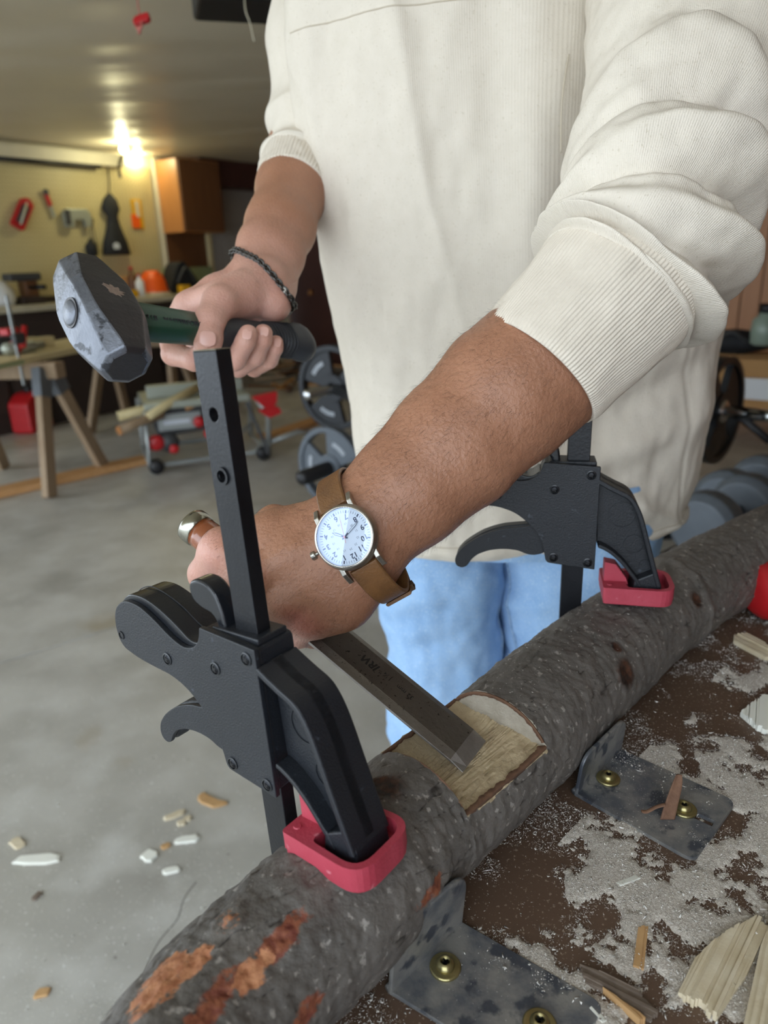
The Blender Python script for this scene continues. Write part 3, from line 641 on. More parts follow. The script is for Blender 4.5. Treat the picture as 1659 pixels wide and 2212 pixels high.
for k, (a, b, w, m, lab) in enumerate([((255, 900, 4.25), (345, 880, 4.35), .06, 'lumber_pale', 'pale round stick pointing left off the saw table'), ((320, 900, 4.2), (425, 838, 4.5), .05, 'lumber_pale', 'pale stick slanting up across the saw table'), ((258, 930, 4.1), (350, 895, 4.3), .055, 'sawhorse', 'weathered stick with orange end leaning on the saw table'), ((400, 880, 4.4), (520, 830, 4.7), .05, 'lumber', 'short pine offcut on top of the saw table')]):
    A, B = P(*a), P(*b); o = empty('stick', (A+B)/2, lab, 'stick', 'sticks piled on the portable saw')
    MB().tube([A, (A+B)/2+UP*.006, B], w/2, 10).build('stick_body', MT[m], o, smooth=True)
    if k == 2: MB().lathe([(w/2*1.02, 0), (w/2*1.02, .004), (.002, .006)], A, nz(A-B), 12).build('cut_end', MT['orange_wood'], o)

# ------------------------------------------------------------------ weights
def plate(c, ax, R, th, m, o, spokes=3, print_=True, rot=0):
    """weight plate with grip openings, axis ax"""
    ax = nz(ax); X = nz(np.cross(ax, UP)); Z = np.cross(X, ax); n = 96
    def ring(r0, r1, t): 
        MB().lathe([(r0, -t/2), (r1, -t/2), (r1, t/2), (r0, t/2)], c, ax, 72, X=X, closed=True).build('rim' if r1 > .8*R else 'hub', m, o, smooth=False, bevel=.003)
    ring(R*.86, R, th); ring(R*.13, R*.34, th*.95)
    for k in range(spokes):
        a0 = rot+k*2*math.pi/spokes; wd = math.pi/spokes*.62; pts = []
        for t in np.linspace(-wd, wd, 9): pts.append((R*.88*math.cos(a0+t), R*.88*math.sin(a0+t)))
        for t in np.linspace(wd*1.15, -wd*1.15, 9): pts.append((R*.33*math.cos(a0+t), R*.33*math.sin(a0+t)))
        MB().prism(pts, c, X, Z, ax, -th*.3, th*.3).build('web', m, o, bevel=.003)
    if print_:
        for k in range(spokes):
            a0 = rot+k*2*math.pi/spokes
            for j in range(9):
                t = a0+(j-4)*.075; q = c+X*R*.62*math.cos(t)+Z*R*.62*math.sin(t)-ax*th*.32
                rad = X*math.cos(t)+Z*math.sin(t); tan = np.cross(ax, rad)
                MB().box(q, (R*.10, R*.025, .004), rad, tan, ax).build('raised_letter', MT['white_print'], o)
bA, bB = P(722, 838, 3.45), P(1562, 888, 2.85); bd = nz([.70, -.71, 0]); bA0 = bA; bA = bB-bd*1.35; bu = nz([.55, .83, 0])
bar_ = empty('barbell', (bA+bB)/2, 'chrome barbell sticking out right of the person', 'barbell')
bm_ = MB().tube([bA-bd*.26, bA-bd*.02], .022, 20).tube([bB+bd*.02, bB+bd*.42], .025, 20).tube([bA, bB], .014, 16)
bm_.build('bar', MT['chrome'], bar_, smooth=True)
for q in (bA+bd*.05, bB): MB().lathe([(.03, -.03), (.045, -.025), (.045, .01), (.03, .015)], q, bd, 24).build('collar', MT['chrome'], bar_, smooth=True)
MB().tube([bB+bd*.05, bB+bd*.05-UP*.0+M@np.array([.02, -.03, .02]), bB+bd*.16+M@np.array([.0, -.10, .03])], .016, 10).build('clip_handle', MT['black_paint'], bar_, smooth=True)
o = empty('weight_plate', bA0, 'black weight plate on the upper chrome peg of the rack', 'weight plate'); plate(bA0, bu, .205, .045, MT['iron_black'], o, rot=2.3)
o = empty('weight_plate', bB, 'black weight plate on the right end of the barbell', 'weight plate'); plate(bB-bd*.02, bd, .215, .05, MT['iron_black'], o, rot=.5)
pA = P(716, 1010, 3.1); pd = nz([.62, .78, 0])
o = empty('weight_plate', pA, 'grey weight plate hanging on the black rack peg below', 'weight plate'); plate(pA, pd, .182, .04, MT['iron'], o, rot=1.0)
rk = empty('weight_rack', (pA[0]+.3, pA[1]+.1, 0), 'black steel weight rack behind the person', 'rack')
MB().lathe([(.02, 0), (.032, .012), (.032, .26), (.034, .27)], pA-pd*.20, pd, 20).build('peg', MT['black_paint'], rk, smooth=True)
MB().lathe([(.018, 0), (.024, .008), (.024, .24), (.034, .25)], bA0-bu*.22, bu, 20).build('chrome_peg', MT['chrome'], rk, smooth=True)
MB().beam((pA[0]+.12, pA[1]+.14, 0), (pA[0]+.12, pA[1]+.14, bA0[2]+.12), .06, .06, up=(1, 0, 0)).build('upright', MT['iron_black'], rk, bevel=.004)
MB().beam((bB[0]-.16, bB[1]+.06, 0), (bB[0]-.16, bB[1]+.06, bB[2]+.1), .06, .06, up=(1, 0, 0)).build('upright', MT['iron_black'], rk, bevel=.004)
MB().beam((pA[0]+.1, pA[1]+.05, .06), (bB[0]-.16, bB[1]+.06, .06), .06, .06).build('base_beam', MT['iron_black'], rk, bevel=.004)
MB().beam((bA0[0], bA0[1], bA0[2]), (pA[0]+.12, pA[1]+.14, bA0[2]), .04, .04).build('peg_arm', MT['iron_black'], rk, bevel=.004)
MB().beam((pA[0]+.1, pA[1]-.55, .03), (pA[0]+.1, pA[1]+.3, .03), .06, .06).build('foot', MT['iron_black'], rk, bevel=.004)
for k, (px, py, d, R, lab) in enumerate([(1575, 1085, 2.3, .11, 'grey round dumbbell on the floor, the further of two'), (1528, 1135, 2.0, .10, 'grey round dumbbell on the floor, the nearer of two')]):
    c = P(px, py, d); o = empty('dumbbell', c, lab, 'dumbbell', 'grey dumbbells behind the log'); ax = nz([.75, .6, .0])
    for s_ in (0, .24): MB().lathe([(R*.5, -.05), (R*.8, -.045), (R, -.02), (R, .03), (R*.8, .05), (R*.3, .052)], c+ax*s_, -ax, 28).build('weight_head', MT['iron'], o, smooth=False, bevel=.004)
    MB().tube([c, c+ax*.24], .016).build('handle', MT['chrome'], o, smooth=True)
    st = MB().box((c+ax*.12)*[1, 1, 0]+UP*(c[2]-R)/2, (.34, .22, c[2]-R), ax, (-ax[1], ax[0], 0), UP)
    st.build('storage_crate', MT['black_paint'], label=['black crate under the further grey dumbbell', 'black crate under the nearer grey dumbbell'][k], cat='crate', bevel=.006)
# things by the panelled wall
c = P(1625, 830, 4.6); o = empty('cardboard_box', (c[0], c[1], 0), 'tan cardboard box against the panelled wall', 'box')
ztop = P(1600, 765, 4.6)[2]
bxo = o
MB().box((c[0], c[1], ztop-.16), (.62, .4, .32), FD, FN, UP).build('box_body', MT['cardboard'], o, bevel=.004)
MB().box((c[0], c[1], ztop+.004), (.62, .19, .008), FD, FN, UP).build('flap', MT['cardboard'], o)
MB().box((c[0], c[1], (ztop-.34)), (.8, .5, .03), FD, FN, UP).build('shelf_board', MT['lumber'], label='pine shelf board under the cardboard box', cat='shelf', bevel=.003)
o = empty('storage_shelf', (c[0], c[1], 0), 'plain wooden shelf frame against the panelled wall', 'shelf')
MB().box((c[0], c[1], (ztop-.70)), (.9, .5, .03), FD, FN, UP).build('shelf_board', MT['lumber'], o)
for sx in (-.42, .42):
    for sy in (-.22, .22): q = np.array([c[0], c[1], 0])+FD*sx+FN*sy; MB().box(q+UP*(ztop-.36)/2, (.05, .04, ztop-.36), FD, FN, UP).build('leg', MT['lumber'], o)
q = P(1640, 840, 4.40); MB().box(q, (.22, .05, .13), FD, FN, UP).build('paper_label', MT['paper'], bxo, bevel=.004)
c2 = P(1585, 742, 4.55); o = empty('dark_bag', c2, 'black duffel bag lying on the cardboard box', 'bag')
v, f = loft([[np.array([c2[0], c2[1], ztop+.088])+FD*s_+FN*(rr*.9*math.cos(t))+UP*(rr*.75*math.sin(t)*(1+.1*math.sin(3*t+s_*9))) for t in np.linspace(0, 2*math.pi, 20, endpoint=False)] for s_, rr in [(-.24, .01), (-.22, .06), (-.12, .09), (0, .11), (.12, .085), (.2, .06), (.26, .01)]], cap=True)
mesh('bag_body', v, f, MT['black_cloth'], o)
MB().tube(spline([c2-FD*.1+FN*.08+UP*.02, c2+FN*.12+UP*.08, c2+FD*.1+FN*.08+UP*.02], 6), .01).build('bag_handle', MT['dark_grey'], o, smooth=True)
c3 = P(1655, 712, 4.3); o = empty('storage_jar', c3, 'frosted green jar at the right edge by the panelled wall', 'jar')
MB().lathe([(.06, -.09), (.08, -.08), (.085, 0), (.08, .06), (.05, .08), (.05, .1)], c3, UP, 28).build('jar_body', MT['clear'], o, smooth=True)
MB().lathe([(.055, .1), (.055, .15), (.002, .152)], c3, UP, 24).build('lid', MT['black_paint'], o, smooth=True)

# ------------------------------------------------------------------ work table
T = .795
TD = nz([.707, .707, 0]); TN = nz([.707, -.707, 0])           # along the log, and away from the person
TO = np.array([-.085, .255, 0])
wt = empty('work_table', TO+TD*.6+TN*.45, 'brown plywood work table the log is clamped to', 'table')
MB().box(TO+TD*.65+TN*.45+UP*(T-.012), (2.1, .90, .024), TD, TN, UP).build('tabletop', mat('brown_film_plywood', '4b382c', '655040', rough=.5, scale=4, stretch=(1, 1, 1), contrast=.3, bump=.15, bscale=200, c3='8c7c6c', s3=420, t3=.64, extra=None), wt, bevel=.002)
for sx in (-.3, 1.6):
    for sy in (.06, .84): MB().box(TO+TD*sx+TN*sy+UP*(T-.024)/2, (.09, .04, T-.024), TD, TN, UP).build('leg', MT['sawhorse'], wt, bevel=.004)
MB().box(TO+TD*.65+TN*.06+UP*(T-.07), (1.9, .04, .09), TD, TN, UP).build('apron', MT['sawhorse'], wt, bevel=.004)

# ------------------------------------------------------------------ the log with its notch
ctr = [(225, 2640), (400, 2300), (524, 2144), (648, 2022), (745, 1940), (894, 1772), (1071, 1621), (1276, 1432), (1488, 1276), (1701, 1158), (1960, 1035)]
ZL = .838
cp = [PZ(x, y, ZL) for x, y in ctr]
cpr = [.041, .0415, .0410, .0418, .0420, .0440, .0458, .0460, .0445, .0450, .045]
cs_ = spline([np.append(c, r) for c, r in zip(cp, cpr)], 24)
cs_ = np.array(cs_); seg = np.linalg.norm(np.diff(cs_[:, :3], axis=0), axis=1); sl = np.concatenate([[0], np.cumsum(seg)])
def at_s(s): return np.array([np.interp(s, sl, cs_[:, i]) for i in range(4)])
def s_of(px, py):
    q = PZ(px, py, ZL); return sl[np.argmin(np.linalg.norm(cs_[:, :3]-q, axis=1))]
SA, SB = s_of(897, 1768), s_of(1071, 1621)
NT, TILT = 256, math.radians(4)                    # notch floor leans a little towards the table side
FLOOR_H = .0245
step = .0022; ss = list(np.arange(0, sl[-1], step))
ss = [s for s in ss if abs(s-SA) > .0012 and abs(s-SB) > .0012] + [SA-.0003, SA+.0003, SB-.0003, SB+.0003]; ss.sort()
patches = [((345, 2120), .016, .010, 1), ((420, 2080), .010, .006, 1), ((600, 2040), .018, .006, 2), ((545, 2100), .012, .006, 1), ((625, 2000), .010, .004, 2), ((450, 2180), .03, .006, 2), ((660, 2190), .012, .006, 2), ((930, 1925), .014, .004, 2)]
knots = [((492, 1998), .008, 0), ((835, 1700), .011, 1), ((1350, 1455), .012, 1), ((1330, 1400), .005, 1), ((1500, 1300), .008, 1), ((1175, 1740), .006, 1)]
def on_log(px, py):
    """point of the log skin seen at a pixel: (s, angle)"""
    v = nz(P(px, py, 1)-EYE); best = None
    for t in np.arange(.2, 1.6, .002):
        q = EYE+v*t; j = np.argmin(np.linalg.norm(cs_[:, :3]-q, axis=1)); d = np.linalg.norm(cs_[j, :3]-q)
        if d < cs_[j, 3]:
            tg = nz(cs_[min(j+1, len(cs_)-1), :3]-cs_[max(j-1, 0), :3]); A = nz(np.cross(tg, UP)); B = np.cross(A, tg); w = q-cs_[j, :3]
            return sl[j], math.atan2(w@A, w@B)
    return sl[0], 0
PT = [(on_log(*p), a, b, k) for p, a, b, k in patches]; KN = [(on_log(*p), r, k) for p, r, k in knots]
th = np.linspace(-math.pi, math.pi, NT, endpoint=False); rings = []; A1, A2, A3, A4, A5 = [], [], [], [], []; RR = []
for s in ss:
    c = at_s(s); tg = nz(at_s(min(s+.004, sl[-1]))[:3]-at_s(max(s-.004, 0))[:3]); A = nz(np.cross(tg, UP)); B = np.cross(A, tg); r0 = c[3]
    ring = []
    for t in th:
        u = (s*1.0, math.sin(t)*.045, math.cos(t)*.045)
        r = r0*(1+.035*nval(u, 14, 2)) + .0011*nval((s*1.0+3, u[1], u[2]), 90, 3) + .0005*nval((s*2.2, u[1]*.6, u[2]*.6), 330, 2) + .0005*nval((s*3.2, u[1]*.25, u[2]*.25), 150, 2)
        r += .0016*math.exp(-((s-(SA-.045)+.006*math.sin(2*t))/.005)**2) + .002*math.exp(-((s-(SB+.30)+.008*math.sin(t))/.006)**2)
        # long shallow cracks across the bark
        cr = abs(nval((s*.9+7, u[1]*2.2, u[2]*2.2), 26, 2)); crk = max(0, 1-cr/.035); r -= .0009*crk
        p1 = p2 = kn = 0
        for (s0, t0), la, lb, k in PT:
            d = ((s-s0)/la)**2 + ((t-t0)*r0/lb)**2; d += .8*nval((s*1.0, u[1], u[2]), 200, 3); w = max(0, 1.5-d)
            if k == 1: p1 = max(p1, w)
            else: p2 = max(p2, w)
        for (s0, t0), rk_, k in KN:
            d = math.hypot(s-s0, (t-t0)*r0)/rk_; 
            if d < 3:
                r += .0042*math.exp(-(d*1.1)**2)*(1 if k == 0 else .8) - .0035*math.exp(-((d-.15)*2.6)**2)*(1 if k else .3) + .0008*math.sin(d*9)*math.exp(-d*d)
                kn = max(kn, 1.6-d) if k else kn
                if k == 0: A_ = max(0, 1.3-d); p1 = max(p1, A_*.55)
        r -= .0008*min(1, max(p1, p2))*(.6+nval((s, u[1], u[2]), 420, 2))
        cut = 0.; inner = 1.
        if SA <= s <= SB:
            tt = t-TILT; ct = math.cos(tt); q = (s-SA)/(SB-SA)
            h = FLOOR_H + .0016*nval((s*.12, math.sin(t)*r0*1.5, 3), 520, 4) + .0016*nval((s*.5, r0*math.tan(max(-1.2, min(1.2, tt))) , 1), 60, 2) - .0018*math.sin(q*math.pi)
            if ct > .05 and h/ct < r: cut = 1.; inner = h/ct/r; r = h/ct
        A1.append(p1); A2.append(p2); A3.append(kn); A4.append(cut); A5.append(crk)
        ring.append(c[:3]+A*(r*math.sin(t))+B*(r*math.cos(t)))
    rings.append(ring)
v, f = loft(rings, cap=True)
n = NT; ca = np.array(A4); fa = np.array([q[:4] for q in f[:-2]]); fm = (ca[fa].max(1) > .5).astype(np.int32)
alls = ca[fa].min(1); fm = np.where((fm == 1), 1, 0)
for q_, s_ in enumerate(ss[:-1]):
    if abs(s_-SA) < .0005 and abs(ss[q_+1]-SA) < .0005 or abs(s_-SB) < .0005 and abs(ss[q_+1]-SB) < .0005: fm[q_*NT:(q_+1)*NT] *= 2
fm = np.concatenate([fm, [0, 0]])
MT['bark'] = mat('grey_smooth_bark', '47433f', '706a64', rough=.60, scale=26, contrast=.34, bump=.8, bscale=300, c3='8d8780', s3=190, t3=.64,
   extra=seq(attr_mix('crack', '26211f', .3, 1.0), attr_mix('scrape2', ('6e382c', '8a5238', 200), .35, .95, 420, 1.7), attr_mix('scrape1', ('bf8660', '9e6444', 220), .38, .75, 420, 1.5), attr_mix('knot', ('4a2c1c', '1d1512', 160), .4, .9, 120, .8)))
MT['raw_wood'] = mat('raw_split_wood', 'bfae8e', 'a39072', rough=.7, scale=60, bump=1, bscale=330, contrast=.22)
MT['sawn_wood'] = mat('grey_sawn_end_grain', 'a89f90', '8f8676', rough=.8, scale=90, bump=1, bscale=500)
log = mesh('log', v, f, MT['bark'], mats=[MT['bark'], MT['raw_wood'], MT['sawn_wood']], fmat=fm, attrs={'scrape1': A1, 'scrape2': A2, 'knot': A3, 'crack': A5},
           label='grey barked log clamped on the table with a fresh notch cut in it', cat='log')
sharp(log, 50)
# rim of reddish bark and darker inner bark round the two shoulders of the notch
def rim(s, sg, name):
    m = MB(); c = at_s(s); tg = nz(at_s(s+.004)[:3]-at_s(s-.004)[:3]); A = nz(np.cross(tg, UP)); B = np.cross(A, tg); tm = math.acos(FLOOR_H/c[3])-.02; R0, R1 = [], []
    for t in np.linspace(-tm, tm, 60):
        u = (s, math.sin(t)*.045, math.cos(t)*.045); r = c[3]*(1+.035*nval(u, 14, 2))-.0002
        w = .0026*(1+.35*nval((s, t, 1), 12, 2)); R0.append(c[:3]+A*(r*math.sin(t))+B*(r*math.cos(t))-tg*sg*.0006); R1.append(c[:3]+A*((r-w)*math.sin(t))+B*((r-w)*math.cos(t))-tg*sg*.0006)
    R2 = [q+tg*sg*.0010 for q in R1]; R3 = [q+tg*sg*.0010 for q in R0]
    v, f = loft([R0, R1, R2, R3, R0], closed=False); return mesh(name, v, f, MT['bark_strip'], log)
rim(SB, 1, 'inner_bark'); rim(SA, -1, 'inner_bark')
for side in (1, -1):
    m = []; ringA, ringB = [], []
    for s in np.linspace(SA, SB, 70):
        c = at_s(s); tg = nz(at_s(s+.004)[:3]-at_s(s-.004)[:3]); A = nz(np.cross(tg, UP)); B = np.cross(A, tg)
        h = FLOOR_H+.0004; x = math.sqrt(max(1e-6, (c[3]*.997)**2-h*h)); w = .0022*(1+1.1*nval((s, side, 0), 130, 3)) + (.0008 if side > 0 else 0)
        ca_, sa_ = math.cos(TILT), math.sin(TILT)
        Fx = A*ca_-B*sa_; Fz = B*ca_+A*sa_
        ringA.append(c[:3]+Fx*side*x+Fz*(h+.0004)); ringB.append(c[:3]+Fx*side*(x-w)+Fz*(h+.0009))
    v, f = loft([ringA, ringB, [q-UP*.003 for q in ringB], [q-UP*.003 for q in ringA], ringA], closed=False); mesh('inner_bark', v, f, MT['bark_strip'], log)

# ------------------------------------------------------------------ steel brackets screwed to the table
def washer(c, r, o, tilt=0):
    MB().lathe([(r, 0), (r, .0012), (r*.93, .0018), (r*.62, .0020)], c, UP, 36).build('washer', MT['brass_zinc'], o, smooth=False, bevel=.0003)
    MB().lathe([(r*.60, .0018), (r*.60, .0028), (r*.52, .0042), (r*.36, .0055), (r*.30, .0056), (r*.27, .0035), (.0001, .0034)], c, UP, 30).build('screw_head', MT['brass_zinc'], o, smooth=True)
    for a in (0, math.pi/2):
        MB().box(c+UP*.0040, (r*.44, r*.10, .002), (math.cos(a+.4), math.sin(a+.4), 0), (-math.sin(a+.4), math.cos(a+.4), 0), UP).build('cross_slot', MT['screw'], o)
def bracket(A, B, Cc, Dd, hgt, lean, label, slot=None, screws=(), rr=.009):
    A, B = A+TN*.009, B+TN*.009
    """A, B ends of the bend; Cc, Dd far corners of the foot plate; all on the table"""
    A, B, Cc, Dd = [np.array([q[0], q[1], T+.0003]) for q in (A, B, Cc, Dd)]; o = empty('angle_bracket', (A+B)/2, label, 'bracket', 'steel angle brackets beside the log')
    X = nz(B-A); Yv = np.cross(UP, X); Yv = Yv if (Cc-A)@Yv > 0 else -Yv; th_ = .0028
    to2 = lambda q: ((q-A)@X, (q-A)@Yv)
    out = fillet([to2(A), to2(B), to2(Cc), to2(Dd)], [.001, .001, rr, rr], 8)
    bm = bmesh.new(); vo = [bm.verts.new(Vector(A+X*a+Yv*b)) for a, b in out]
    m = MB()
    if slot is not None:
        # foot plate with a real slot: cut into strips around it
        s0, s1, w = slot; s0, s1 = np.array([s0[0], s0[1], A[2]]), np.array([s1[0], s1[1], A[2]]); L_ = nz(s1-s0); W_ = np.cross(UP, L_); e = [s0-W_*w/2, s1-W_*w/2, s1+W_*w/2, s0+W_*w/2]
        inn = [bm.verts.new(Vector(q)) for q in e]
        es = [bm.edges.new((vo[i], vo[(i+1) % len(vo)])) for i in range(len(vo))]+[bm.edges.new((inn[i], inn[(i+1) % 4])) for i in range(4)]
        bmesh.ops.triangle_fill(bm, use_beauty=True, use_dissolve=False, edges=es)
        bmesh.ops.recalc_face_normals(bm, faces=bm.faces)
    else: bm.faces.new(vo)
    me = bpy.data.meshes.new('foot_plate'); bm.normal_update()
    for fc in bm.faces:
        if fc.normal.z < 0: fc.normal_flip()
    ex = bmesh.ops.extrude_face_region(bm, geom=bm.faces[:]); bmesh.ops.translate(bm, verts=[q for q in ex['geom'] if isinstance(q, bmesh.types.BMVert)], vec=(0, 0, th_))
    bmesh.ops.recalc_face_normals(bm, faces=bm.faces); bm.to_mesh(me); bm.free(); me.materials.append(MT['steel_plate'])
    fo = bpy.data.objects.new('foot_plate', me); COL.objects.link(fo); add_bevel(fo, .0007); fin(fo, parent=o)
    Z2 = nz(UP+Yv*lean); w = np.linalg.norm(B-A); rt = nz(np.cross(X, Z2))
    prof = fillet([(0, .0), (w, 0), (w, hgt*1.0), (w*.0, hgt)], [0, 0, .016, .014], 8)
    bend = []
    if rt@Yv < 0: rt = -rt
    MB().prism(prof, A+UP*.0005, X, Z2, rt, 0, th_).build('upright_plate', MT['steel_plate'], o, bevel=.0008)
    MB().tube([A+UP*.0024+X*.0005, B+UP*.0024-X*.0005], .0026, 14).build('bend', MT['steel_plate'], o, smooth=True)
    for q in screws: washer(np.array([q[0], q[1], A[2]+th_]), .0088, o)
    return o
bracket(PZ(1216, 1706, T), PZ(1312, 1612, T), PZ(1590, 1738, T), PZ(1500, 1868, T), .036, .10, 'far steel angle bracket with a slot and two washered screws', slot=(PZ(1470, 1755, T), PZ(1540, 1787, T), .0062), screws=(PZ(1313, 1690, T), PZ(1476, 1757, T)))
bracket(PZ(812, 2124, T), PZ(966, 1976, T), PZ(1310, 2180, T), PZ(1180, 2360, T), .046, .10, 'near mottled steel angle bracket at the bottom edge', screws=(PZ(962, 2099, T), PZ(1165, 2225, T)))

# ------------------------------------------------------------------ bar clamps
PH = .2
RX = np.array([math.cos(PH), -math.sin(PH), 0]); RNn = np.array([math.sin(PH), math.cos(PH), 0]); RO = P(1243, 1113, .62)
def cr(cx, cy):
    """outline point measured on the further clamp -> clamp's own x, z (metres)"""
    px, py = 960+cx/3.072, 880+cy/3.072; v = P(px, py, 1)-EYE; t = ((RO-EYE)@RNn)/(v@RNn); w = EYE+v*t-RO; return (w@RX, w@UP)
def holed(name, out, holes, O, X, Z, Y, y0, y1, m, parent, bevel=.0006):
    """flat plate with openings cut through it; outlines in X,Z; pushed along Y"""
    O, X, Y, Z = map(lambda q: np.array(q, float), (O, X, Y, Z)); bm = bmesh.new(); es = []
    for loop in [out]+holes:
        vs = [bm.verts.new(Vector(O+X*a+Z*b+Y*y0)) for a, b in loop]; es += [bm.edges.new((vs[i], vs[(i+1) % len(vs)])) for i in range(len(vs))]
    bmesh.ops.triangle_fill(bm, use_beauty=True, use_dissolve=False, edges=es)
    ex = bmesh.ops.extrude_face_region(bm, geom=bm.faces[:]); bmesh.ops.translate(bm, verts=[q for q in ex['geom'] if isinstance(q, bmesh.types.BMVert)], vec=Vector(Y*(y1-y0)))
    bmesh.ops.recalc_face_normals(bm, faces=bm.faces); me = bpy.data.meshes.new(name); bm.to_mesh(me); bm.free(); me.materials.append(m)
    o = bpy.data.objects.new(name, me); COL.objects.link(o); add_bevel(o, bevel); return fin(o, parent=parent)
def circ(c, r, n=20): return [(c[0]+r*math.cos(2*math.pi*i/n), c[1]+r*math.sin(2*math.pi*i/n)) for i in range(n)]
def strip2(line, w):
    """closed outline of a band lying on the right-hand side of a polyline"""
    L = [np.array(q, float) for q in line]; off = []
    for i, q in enumerate(L):
        d = nz(L[min(i+1, len(L)-1)]-L[max(i-1, 0)]); off.append(q+np.array([d[1], -d[0]])*w)
    return [tuple(q) for q in L]+[tuple(q) for q in reversed(off)]

def bar_clamp(O, R, top, bot, label):
    n_before = len(COL.objects)
    X, Y, Z = R[:, 0], R[:, 1], R[:, 2]
    o = empty('bar_clamp', O, label, 'clamp', 'black one-handed bar clamps holding the log')
    pr_ = lambda name, pts, y0, y1, m='plastic', bv=.001: MB().prism(pts, O, X, Z, Y, y0, y1).build(name, MT[m], o, bevel=bv)
    # bar with its two holes
    bx0, bx1, by0, by1 = -.0085, .0105, .011, .021
    hz = [(.001, top-.033), (.001, top-.066)]
    holed('bar', [(bx0, bot), (bx1, bot), (bx1, top), (bx0, top)], [circ(hz[0], .0036), circ(hz[1], .0033)], O, X, Z, Y, by0, by1, MT['bar'], o)
    MB().box(O+X*.001+Z*(top+.0002)+Y*.016, (.0188, .0098, .0006), X, Y, Z).build('bar_end', MT['bright'], o, bevel=.0003)
    rp = MB(); rp.lathe([(.0034, 0), (.0050, 0), (.0050, .0012), (.0034, .0012)], O+X*hz[1][0]+Z*hz[1][1]+Y*by0, -Y, 24, closed=True); rp.build('stop_pin', MT['bar'], o)
    # body
    plate_ = [(-.0285, .047), (.0188, .0435), (.0190, -.051), (-.0235, -.0458), (-.0252, -.036), (-.029, -.022), (-.0395, -.009), (-.051, .0005), (-.066, .006), (-.086, .0075), (-.103, .0095), (-.121, .0145),
              (-.1235, .030), (-.119, .042), (-.107, .050), (-.090, .0495), (-.074, .042), (-.060, .0335), (-.048, .0295), (-.038, .0315), (-.031, .038)]
    rad = [.001, .001, .001, .004, .006, .006, .01, .01, .01, .01, .01, .008, .012, .012, .012, .012, .01, .01, .012, .012, .006]
    out = fillet(plate_, rad, 5)
    pr_('front_plate', out, 0, .0035, bv=.0007)
    back = fillet([(-.0275, .046), (.0175, .0425), (.0175, -.050), (-.0225, -.0445), (-.0242, -.036), (-.028, -.022), (-.034, -.014), (-.034, .033), (-.030, .038)], [.001, .004, .004, .004, .004, .004, .001, .001, .004], 4)
    hol = MB().prism(back, O, X, Z, Y, .0042, .031); hol.build('body', MT['plastic'], o, bevel=.0022)
    hnd = fillet([(-.030, -.019), (-.0385, -.009), (-.050, .0010), (-.066, .007), (-.086, .0085), (-.103, .0105), (-.1195, .0155), (-.1225, .030), (-.1185, .0425), (-.107, .053), (-.090, .0545), (-.074, .050), (-.058, .042), (-.046, .034), (-.038, .0330), (-.030, .040)], .009, 5)
    h = MB().prism(hnd, O, X, Z, Y, .0034, .030).build('grip', MT['gloss_plastic'], o); b = add_bevel(h, .008, 5, 50)
    # raised seam of the grip
    MB().tube(spline([O+X*a+Z*(b_+.0003)+Y*.0165 for a, b_ in [(-.1215, .036), (-.114, .0485), (-.100, .0543), (-.086, .0532), (-.068, .0472), (-.052, .038), (-.042, .0337)]], 6), .0004, 6).build('mould_seam', MT['plastic'], o, smooth=True)
    MB().box(O+X*-.004+Z*.0445+Y*.0172, (.040, .0225, .004), X, Y, Z).build('top_cap', MT['plastic'], o, bevel=.001)
    # jaw arm: recessed web between two thick flanges
    outer = [cr(*q) for q in [(1030, 478), (1075, 505), (1150, 545), (1235, 588), (1280, 640), (1315, 715), (1340, 800), (1390, 1000), (1442, 1200)]]
    inner = [cr(*q) for q in [(1018, 935), (1065, 955), (1120, 992), (1180, 1050), (1230, 1115), (1268, 1162)]]
    outer_s = [tuple(q) for q in spline(outer, 4)]; inner_s = [tuple(q) for q in spline(inner, 4)]+[(inner[-1][0]+.004, inner[-1][1]-.008)]
    pr_('arm_web', outer_s+[inner[-1]]+inner_s[::-1], .0115, .0195, bv=.0005)
    pr_('outer_flange', strip2(outer_s, .0042), 0, .031, bv=.0012)
    pr_('inner_flange', strip2(inner_s[::-1], .0032), .001, .030, bv=.0008)
    for cx_, cy_, r_ in ((1190, 740, .0112), (1268, 938, .0082), (1342, 1080, .0048)):
        c = cr(cx_, cy_); q = O+X*c[0]+Z*c[1]+Y*.0113
        MB().lathe([(r_, 0), (r_+.0004, 0), (r_+.0004, .0005), (r_, .0005)], q, -Y, 36, closed=True).build('moulded_ring', MT['plastic'], o)
    for cx_, cy_, dp in ((975, 450, 1), (730, 545, 1), (352, 578, 1), (722, 995, 1), (950, 1030, 1)):
        c = cr(cx_, cy_); q = O+X*c[0]+Z*c[1]
        MB().lathe([(.0040, .0), (.0042, .0007), (.0034, .0010), (.0033, .0002)], q+Y*.0001, -Y, 24, closed=True).build('screw_well', MT['gloss_plastic'], o)
        sc = MB().lathe([(.0030, 0), (.0030, .0005), (.0022, .0010), (.0008, .0012)], q, -Y, 20).build('screw', MT['screw'], o)
        for a in (.5, .5+math.pi/2): MB().box(q-Y*.0010, (.0036, .0008, .0007), X*math.cos(a)+Z*math.sin(a), Z*math.cos(a)-X*math.sin(a), Y).build('cross_slot', MT['black_paint'], o)
    c = (-.1175, .0225); MB().lathe([(.0022, 0), (.0030, 0), (.0030, .0006), (.0022, .0006)], O+X*c[0]+Z*c[1], -Y, 20, closed=True).build('hang_hole', MT['black_paint'], o)
    MB().lathe([(.0022, 0), (.0001, .0001)], O+X*c[0]+Z*c[1]-Y*.0001, -Y, 16).build('hole_depth', MT['black_paint'], o)
